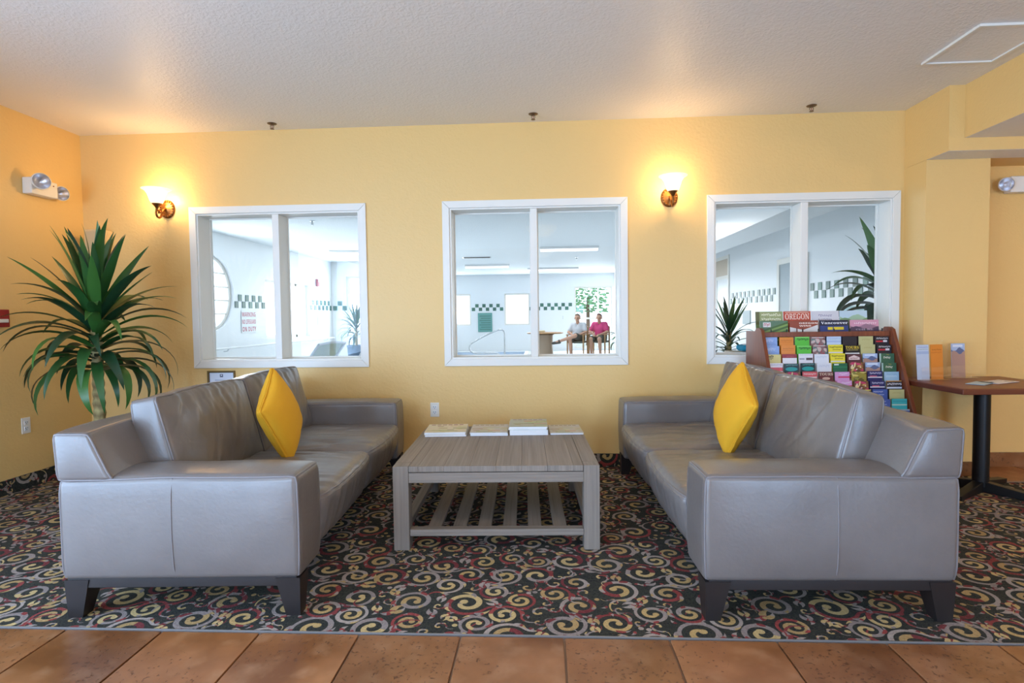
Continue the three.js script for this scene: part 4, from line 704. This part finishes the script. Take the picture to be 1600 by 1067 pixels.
tubeLight('long fluorescent ceiling light beside the pool room beam', 1.9, -5.2, 1.3, 0, 120); tubeLight('long fluorescent ceiling light over the pool', -1.6, -12.2, 1.3, 0, 35); tubeLight('long fluorescent ceiling light in the middle of pool room', 0.6, -8.2, 1.3, 0, 70);
for (const [x, z, label] of [[-3.55, -4.2, 'sprinkler head on the pool ceiling near loungers'], [0.9, -10.4, 'sprinkler head on the pool ceiling near the people']]) { const o = thing('pool_sprinkler', label, 'sprinkler', [x, PH, z]); mesh('escutcheon', cyl(0.04, 0.04, 0.01, 16), M.steel, o).position.y = -0.006; mesh('nozzle', cyl(0.012, 0.018, 0.06, 10), M.steel, o).position.y = -0.04; }
{ const o = thing('ceiling_vent', 'slim dark air vent on the pool ceiling', 'vent', [-1.65, PH, -10.0]); mesh('frame', box(-0.36, -0.012, -0.1, 0.36, -0.001, 0.1), M.steel, o); for (let i = 0; i < 5; i++) mesh('slat', box(-0.33, -0.018, -0.08 + i * 0.036, 0.33, -0.012, -0.066 + i * 0.036), M.ironBlack, o); }

// ------------------------------------------------------------------ pool, rail and signs
{
  const p = thing('swimming_pool', 'blue indoor pool with pale raised edge', 'pool', [-2.05, 0, -13.8]); const hx = 1.45, hz = 1.25;
  mesh('water', box(-hx, -0.018, -hz, hx, 0.012, hz), new THREE.MeshPhysicalMaterial({ color: S(96, 150, 196), roughness: 0.06, bumpMap: peel, bumpScale: 0.02 }), p);
  for (const [a, b, c, d] of [[-hx - 0.12, -hz - 0.12, hx + 0.12, -hz], [-hx - 0.12, hz, hx + 0.12, hz + 0.12], [-hx - 0.12, -hz, -hx, hz], [hx, -hz, hx + 0.12, hz]]) mesh('coping', chamfer(a, -0.019, b, c, 0.03, d, 0.006), M.white, p);
  const r = thing('pool_handrail', 'bent chrome handrail standing at the pool edge', 'handrail', [-1.55, 0, -12.35]);
  mesh('rail', tube([V(0.42, -0.019, 0), V(0.42, 0.6, 0), V(0.40, 0.8, 0), V(0.3, 0.84, 0), V(-0.5, 0.48, 0), V(-0.62, 0.38, 0), V(-0.6, 0.22, 0), V(-0.5, 0.16, 0), V(0.22, 0.13, 0), V(0.3, 0.05, 0), V(0.3, -0.019, 0)], 0.022, false, 80, 8), M.steel, r);
  mesh('flange', cyl(0.05, 0.05, 0.012, 14), M.steel, r).position.set(0.42, -0.012, 0);
  const lr = thing('wall_handrail', 'white handrail along the left wall of pool room', 'handrail', [PX0, 0.72, -5.5]); mesh('rail', tube([V(0.09, 0, 3.2), V(0.09, 0, 0), V(0.09, 0, -5)], 0.02, false, 20, 8), M.white, lr); for (const z of [2.5, 0.2, -2.2, -4.5]) mesh('bracket', tube([V(0.001, -0.06, z), V(0.07, -0.05, z), V(0.09, -0.01, z)], 0.01, false, 8, 6), M.steel, lr);
}
function wallText(name, label, lines, color, w, h, pos, turn) {
  const t = canvasTex(256, 256, (g) => { g.fillStyle = '#ecf0f2'; g.fillRect(0, 0, 256, 256); g.fillStyle = color; g.textAlign = 'center'; lines.forEach((s, i) => { g.font = 'bold 60px sans-serif'; const q = g.measureText(s).width; g.save(); g.translate(128, (i + 0.78) * 256 / lines.length); g.scale(Math.min(1, 240 / q), 256 / lines.length / 72); g.fillText(s, 0, 0); g.restore(); }); });
  const g = box(-w / 2, -h / 2, 0.0005, w / 2, h / 2, 0.004), uv = g.attributes.uv, p = g.attributes.position; for (let i = 0; i < uv.count; i++) uv.setXY(i, p.getX(i) / w + 0.5, p.getY(i) / h + 0.5);
  const m = mesh(name, g, std(0xffffff, 0.5, { map: t })); m.position.set(...pos); m.rotation.y = turn; return tag(m, label, 'sign');
}
wallText('warning_sign', 'red lettered lifeguard warning on the white tiled side wall', ['WARNING', 'NO LIFEGUARD', 'ON DUTY'], '#b8485a', 0.56, 0.42, [PX0 + 0.006, 1.18, -6.2], Math.PI / 2);
wallText('diving_sign', 'red lettered notice between the side window and corner', ['NO', 'DIVING'], '#c06a76', 0.5, 0.3, [PX0 + 0.006, 1.2, -9.85], Math.PI / 2);
wallText('depth_number', 'small number two marked on the far tiled wall', ['2'], '#8a93a0', 0.14, 0.16, [0.74, 1.17, PZ + 0.006], 0);
{
  const o = thing('rules_sign', 'green pool rules board under the checker tiles', 'sign', [-2.08, 1.04, PZ + 0.012]); mesh('board', chamfer(-0.26, -0.36, 0, 0.26, 0.33, 0.02, 0.004), std(S(96, 158, 152), 0.4), o);
  for (let i = 0; i < 7; i++) mesh('text_line', box(-0.2 + 0.05 * (i % 2), 0.2 - i * 0.08, 0.02, 0.21, 0.23 - i * 0.08, 0.022), std(S(70, 124, 120), 0.5), o);
  const q = thing('wall_notice', 'grey notice plate on the right wall of pool room', 'sign', [PX1, 1.16, -7.95], -Math.PI / 2); mesh('plate', chamfer(-0.22, -0.17, 0.0005, 0.22, 0.12, 0.015, 0.003), std(S(150, 168, 172), 0.4), q);
  const q2 = thing('wall_notice', 'teal notice board on the right wall behind the large dracaena', 'sign', [PX1, 1.16, -3.55], -Math.PI / 2); mesh('plate', chamfer(-0.5, -0.22, 0.0005, 0.5, 0.14, 0.015, 0.003), std(S(140, 176, 178), 0.4), q2);
  const a = thing('strobe_alarm', 'small red fire alarm strobe high on pool wall', 'fire alarm', [PX0, 2.13, -9.6], Math.PI / 2); mesh('body', chamfer(-0.06, -0.09, 0.0005, 0.06, 0.09, 0.05, 0.006), std(S(170, 40, 48), 0.4), a); mesh('strobe', chamfer(-0.03, 0.02, 0.05, 0.03, 0.07, 0.065, 0.004), M.white, a);
}
// ------------------------------------------------------------------ plants behind the glass
swordPlant({ name: 'potted_yucca', label: 'bushy yucca by the bright window at the end of pool room', pos: [-4.35, -0.02, -8.6], potR: 0.22, potH: 0.62, trunkTop: 0.8, trunkR: 0.03, crown: 0.5, leaves: 46, len: 0.55, width: 0.05, seed: 8, potMat: std(S(74, 96, 118), 0.5) });
swordPlant({ name: 'potted_yucca', label: 'leafy yucca in front of the right hand doors behind glass', pos: [1.86, -0.02, -1.25], potR: 0.17, potH: 0.5, trunkTop: 0.78, trunkR: 0.028, crown: 0.46, leaves: 42, len: 0.36, width: 0.04, seed: 21 });
swordPlant({ name: 'potted_dracaena', label: 'large dracaena with broad hanging leaves behind the brochure rack window', pos: [3.18, -0.02, -0.85], potR: 0.22, potH: 0.4, trunkTop: 1.12, trunkR: 0.04, crown: 0.62, leaves: 48, len: 0.62, width: 0.13, seed: 33, spread: 1.3 });
swordPlant({ name: 'potted_palm', label: 'dark leafy pot plant beside the seated people', pos: [2.36, -0.02, -12.6], potR: 0.18, potH: 0.3, trunkTop: 0.4, trunkR: 0.04, crown: 0.5, leaves: 34, len: 0.55, width: 0.09, seed: 12 });
{
  const o = thing('pool_bench', 'pale wooden ledge on white base under the glass', 'bench', [1.93, -0.02, -0.47]); mesh('base', chamfer(-0.27, 0, -0.2, 0.37, 0.86, 0.2, 0.004), M.white, o); mesh('top_board', chamfer(-0.29, 0.86, -0.22, 0.39, 0.9, 0.22, 0.005), std(S(214, 194, 170), 0.5), o);
  const t = softBox(0.2, 0.05, 0.2, { r: 0.024, k: 3, m: [8, 2, 8], f: (p, q) => { p.y += 0.012 * noise3.noise(p.x * 14, 2, p.z * 14); } }); const m = mesh('folded_towel', t.geo, std(S(24, 152, 190), 0.9)); m.position.set(1.79, 0.916, -0.44); tag(m, 'turquoise folded towel lying on the pale ledge', 'towel');
}
// ------------------------------------------------------------------ pool furniture
function lounger(label, pos, turn, c) {
  const o = thing('pool_lounger', label, 'lounger', pos, turn, 'loungers by the pool'), R = 0.016, sling = std(c, 0.7);
  mesh('frame', merge([-1, 1].map((s) => tube([V(-0.95, 0.32, s * 0.3), V(0.15, 0.34, s * 0.3), V(0.3, 0.4, s * 0.3), V(0.72, 0.86, s * 0.3)], R, false, 24, 8)).concat([tube([V(0.72, 0.86, -0.3), V(0.74, 0.88, 0), V(0.72, 0.86, 0.3)], R, false, 8, 8)])), M.white, o);
  mesh('sling_seat', box(-0.93, 0.335, -0.29, 0.16, 0.345, 0.29), sling, o); const b = box(0, -0.005, -0.29, 0.66, 0.005, 0.29); b.rotateZ(0.83); b.translate(0.27, 0.385, 0); mesh('sling_back', b, sling, o);
  for (const x of [-0.8, 0.2]) for (const s of [-1, 1]) mesh('leg', tube([V(x, 0.33, s * 0.3), V(x + 0.05, -0.018, s * 0.33)], R, false, 4, 8), M.white, o);
}
lounger('grey sling lounger with raised back near the side windows', [-2.65, -0.001, -2.9], -0.5, S(128, 122, 124)); lounger('pale green sling lounger beside the grey one', [-3.7, -0.001, -3.7], -0.3, S(206, 216, 190));
function armchair(label, pos, turn, mat, fabric) {
  const o = thing('wooden_armchair', label, 'chair', pos, turn, 'chairs by the glass door');
  mesh('seat', chamfer(-0.25, 0.4, -0.24, 0.25, 0.46, 0.24, 0.015), fabric, o); mesh('backrest', merge([-0.16, 0, 0.16].map((x) => box(x - 0.03, 0.5, -0.245, x + 0.03, 0.88, -0.225)).concat([chamfer(-0.25, 0.86, -0.26, 0.25, 0.92, -0.22, 0.006)])), mat, o);
  for (const sx of [-1, 1]) { mesh('leg', chamfer(sx * 0.255 - 0.02, 0.0, 0.2, sx * 0.255 + 0.02, 0.64, 0.24, 0.004), mat, o); mesh('leg', chamfer(sx * 0.255 - 0.02, 0.0, -0.265, sx * 0.255 + 0.02, 0.9, -0.225, 0.004), mat, o); mesh('armrest', chamfer(sx * 0.26 - 0.03, 0.64, -0.24, sx * 0.26 + 0.03, 0.67, 0.26, 0.006), mat, o); }
}
const beech = std(S(176, 136, 92), 0.5);
armchair('light wood armchair under the person in white shirt', [1.08, -0.02, -13.35], -0.35, beech, std(S(90, 96, 90), 0.8)); armchair('light wood armchair under the person in pink shirt', [1.76, -0.02, -13.45], -0.4, beech, std(S(90, 96, 90), 0.8));
{
  const o = thing('round_wood_table', 'round wooden table with drum base by the far wall', 'table', [0.08, -0.02, -13.6]); mesh('tabletop', lathe([[0.001, 0.68], [0.55, 0.69], [0.58, 0.71], [0.57, 0.73], [0.001, 0.735]], 36), beech, o); mesh('drum_base', lathe([[0.001, 0], [0.24, 0], [0.25, 0.04], [0.23, 0.3], [0.25, 0.64], [0.3, 0.68], [0.001, 0.68]], 24), std(S(168, 148, 128), 0.6), o);
  const b = mesh('folded_towel', softBox(0.26, 0.06, 0.2, { r: 0.02, k: 2, m: [4, 1, 4] }).geo, std(S(214, 196, 160), 0.9)); b.position.set(-0.05, 0.746, -13.55); tag(b, 'beige folded towel on the round wooden table', 'towel');
}
// ------------------------------------------------------------------ two seated people
function fieldMesh(caps, lo, size, res, blend = 0.02) {   // smooth union of tapered capsules, meshed
  const mc = new MarchingCubes(res, new THREE.MeshBasicMaterial(), false, false, 60000); mc.isolation = 0;
  const half = size / 2, c = lo.map((e) => e + half);
  for (let z = 0; z < res; z++) for (let y = 0; y < res; y++) for (let x = 0; x < res; x++) {
    const p = [x, y, z].map((i, a) => c[a] + half * ((i - res / 2) / (res / 2))); let d = 9;
    for (const [a, b, ra, rb] of caps) {
      const ab = [b[0] - a[0], b[1] - a[1], b[2] - a[2]], ap = [p[0] - a[0], p[1] - a[1], p[2] - a[2]], l2 = ab[0] ** 2 + ab[1] ** 2 + ab[2] ** 2 || 1e-9;
      const t = Math.max(0, Math.min(1, (ap[0] * ab[0] + ap[1] * ab[1] + ap[2] * ab[2]) / l2)), e = Math.hypot(ap[0] - ab[0] * t, ap[1] - ab[1] * t, ap[2] - ab[2] * t) - (ra + (rb - ra) * t);
      const h = Math.max(blend - Math.abs(d - e), 0) / blend; d = Math.min(d, e) - h * h * blend * 0.25;
    }
    mc.field[x + y * res + z * res * res] = -d;
  }
  mc.update();
  const n = mc.count, g = new THREE.BufferGeometry(), P = new Float32Array(mc.positionArray.slice(0, n * 3)), N = new Float32Array(mc.normalArray.slice(0, n * 3));
  for (let i = 0; i < n; i++) for (let a = 0; a < 3; a++) P[3 * i + a] = P[3 * i + a] * half + c[a];
  g.setAttribute('position', new THREE.BufferAttribute(P, 3)); g.setAttribute('normal', new THREE.BufferAttribute(N, 3)); return g;
}
function seatedPerson(label, pos, turn, { shirt, shorts, hair, legCross, shoe }) {   // faces +z, hips above the chair seat
  const o = thing('person', label, 'person', pos, turn), skin = std(S(206, 160, 136), 0.6);
  const hip = [[-0.1, 0.55, -0.06], [0.1, 0.55, -0.06]], sh = [[-0.185, 1.0, -0.09], [0.185, 1.0, -0.09]], neck = [0, 1.06, -0.07], head = [0, 1.2, -0.03];
  const knee = legCross ? [[-0.12, 0.56, 0.38], [0.06, 0.66, 0.4]] : [[-0.13, 0.55, 0.38], [0.14, 0.55, 0.38]], ank = legCross ? [[-0.1, 0.08, 0.36], [-0.42, 0.50, 0.52]] : [[-0.14, 0.08, 0.32], [0.15, 0.08, 0.34]];
  const toe = legCross ? [[-0.11, 0.035, 0.55], [-0.60, 0.44, 0.60]] : [[-0.16, 0.035, 0.5], [0.17, 0.035, 0.52]];
  const elb = [[-0.27, 0.76, 0.02], [0.27, 0.76, 0.02]], wri = [[-0.1, 0.68, 0.2], [0.1, 0.68, 0.2]];
  const torso = [[[0, 0.58, -0.06], [0, 0.8, -0.09], 0.145, 0.14], [[-0.06, 0.85, -0.09], [-0.1, 0.97, -0.09], 0.125, 0.09], [[0.06, 0.85, -0.09], [0.1, 0.97, -0.09], 0.125, 0.09], [hip[0], hip[1], 0.125, 0.125]];
  const body = [...torso, [neck, [0, 1.13, -0.04], 0.055, 0.052]];
  for (const i of [0, 1]) body.push([sh[i], elb[i], 0.056, 0.044], [elb[i], wri[i], 0.042, 0.03], [hip[i], knee[i], 0.092, 0.065], [knee[i], ank[i], 0.062, 0.038], [ank[i], toe[i], 0.038, 0.028]);
  const parts = [fieldMesh(body, [-0.75, -0.05, -0.4], 1.35, 84, 0.03)];
  // head with brow, nose, mouth, chin and ears on its own finer grid
  parts.push(fieldMesh([[[0, 1.215, -0.045], [0, 1.235, -0.02], 0.088, 0.082], [[0, 1.15, 0.0], [0, 1.125, 0.03], 0.055, 0.036], [[0, 1.205, 0.062], [0, 1.172, 0.082], 0.01, 0.016], [[-0.03, 1.222, 0.056], [0.03, 1.222, 0.056], 0.016, 0.016], [[-0.02, 1.142, 0.055], [0.02, 1.142, 0.055], 0.01, 0.01], [[-0.087, 1.2, -0.03], [-0.09, 1.175, -0.03], 0.016, 0.01], [[0.087, 1.2, -0.03], [0.09, 1.175, -0.03], 0.016, 0.01], [[0, 1.12, -0.03], [0, 1.06, -0.06], 0.05, 0.052]], [-0.15, 1.04, -0.18], 0.31, 60, 0.014));
  for (const i of [0, 1]) { const s = i ? -1 : 1, [x, y, z] = wri[i], f = [];   // palm, four fingers and a thumb resting in the lap
    f.push([[x, y, z], [x + s * 0.035, y - 0.02, z + 0.075], 0.03, 0.033]);
    for (let k = 0; k < 4; k++) { const a = [x + s * (0.01 + 0.02 * k), y - 0.012, z + 0.1 - 0.006 * k], b = [a[0] + s * 0.012, a[1] - 0.022, a[2] + 0.04 - 0.004 * Math.abs(k - 1)]; f.push([a, b, 0.0095, 0.0085], [b, [b[0] + s * 0.004, b[1] - 0.028, b[2] + 0.008], 0.0085, 0.0075]); }
    f.push([[x + s * 0.0, y + 0.005, z + 0.04], [x + s * 0.05, y + 0.02, z + 0.09], 0.012, 0.0095]); parts.push(fieldMesh(f, [x - 0.13, y - 0.13, z - 0.06], 0.26, 64, 0.006)); }
  mesh('body', merge(parts), skin, o);
  const grow = (c, e) => c.map(([a, b, p, q]) => [a, b, p + e, q + e]);
  mesh('shirt', fieldMesh(grow([...torso, ...[0, 1].map((i) => [sh[i], [0, 1, 2].map((a) => sh[i][a] + 0.7 * (elb[i][a] - sh[i][a])), 0.062, 0.058])], 0.014), [-0.5, 0.4, -0.5], 0.9, 64, 0.03), std(shirt, 0.85), o);
  mesh('shorts', fieldMesh(grow([[hip[0], hip[1], 0.125, 0.125], ...[0, 1].map((i) => [hip[i], [0, 1, 2].map((a) => hip[i][a] + 0.88 * (knee[i][a] - hip[i][a])), 0.098, 0.085])], 0.016), [-0.45, 0.3, -0.3], 0.85, 60, 0.03), std(shorts, 0.85), o);
  for (const i of [0, 1]) { const a = ank[i], t = toe[i], lo = [0, 1, 2].map((k) => Math.min(a[k], t[k]) - 0.08); mesh('shoe', fieldMesh([[[a[0], a[1] - 0.03, a[2] - 0.02], t, 0.05, 0.042], [a, [a[0], a[1] - 0.02, a[2]], 0.05, 0.05]], lo, 0.4, 40, 0.02), std(shoe, 0.7), o); }
  mesh('hair', fieldMesh([[[0, 1.245, -0.06], [0, 1.262, -0.03], 0.088, 0.078], [[0, 1.2, -0.085], [0, 1.17, -0.09], 0.062, 0.05]], [-0.14, 1.08, -0.2], 0.3, 44, 0.02), std(hair, 0.8), o);
  const eye = std(S(40, 34, 32), 0.3); for (const s of [-1, 1]) mesh('eye', new THREE.SphereGeometry(0.008, 8, 6).translate(s * 0.032, 1.203, 0.062), eye, o);
  return o;
}
seatedPerson('person in white shirt and dark shorts seated with legs crossed', [1.08, -0.05, -13.38], -0.35, { shirt: S(214, 218, 224), shorts: S(70, 76, 72), hair: S(96, 80, 70), legCross: true, shoe: S(74, 76, 78) });
seatedPerson('person in pink shirt and dark trousers seated looking down', [1.76, -0.05, -13.48], -0.4, { shirt: S(214, 70, 130), shorts: S(74, 84, 78), hair: S(104, 72, 66), legCross: false, shoe: S(80, 92, 110) });
{ // tree outside the glass door
  const o = thing('garden_tree', 'green tree outside the glass door of pool room', 'tree', [2.1, -0.13, -22]), R = rng(6), gs = [];
  mesh('trunk', cyl(0.07, 0.11, 2.2, 10), std(S(110, 92, 76), 0.9), o).position.y = 1.1;
  for (let i = 0; i < 500; i++) { const g = new THREE.PlaneGeometry(0.16, 0.09); g.rotateX(R() * 6); g.rotateY(R() * 6); const a = R() * 7, r = 0.9 * Math.sqrt(R()), h = (R() - 0.5) * 1.6; g.translate(r * Math.cos(a), 2.3 + h, r * Math.sin(a)); gs.push(g); }
  const f = mesh('foliage', merge(gs), std(S(120, 168, 122), 0.8, { side: THREE.DoubleSide }), o); f.userData.kind = 'stuff';
}
renderer.render(scene, camera);
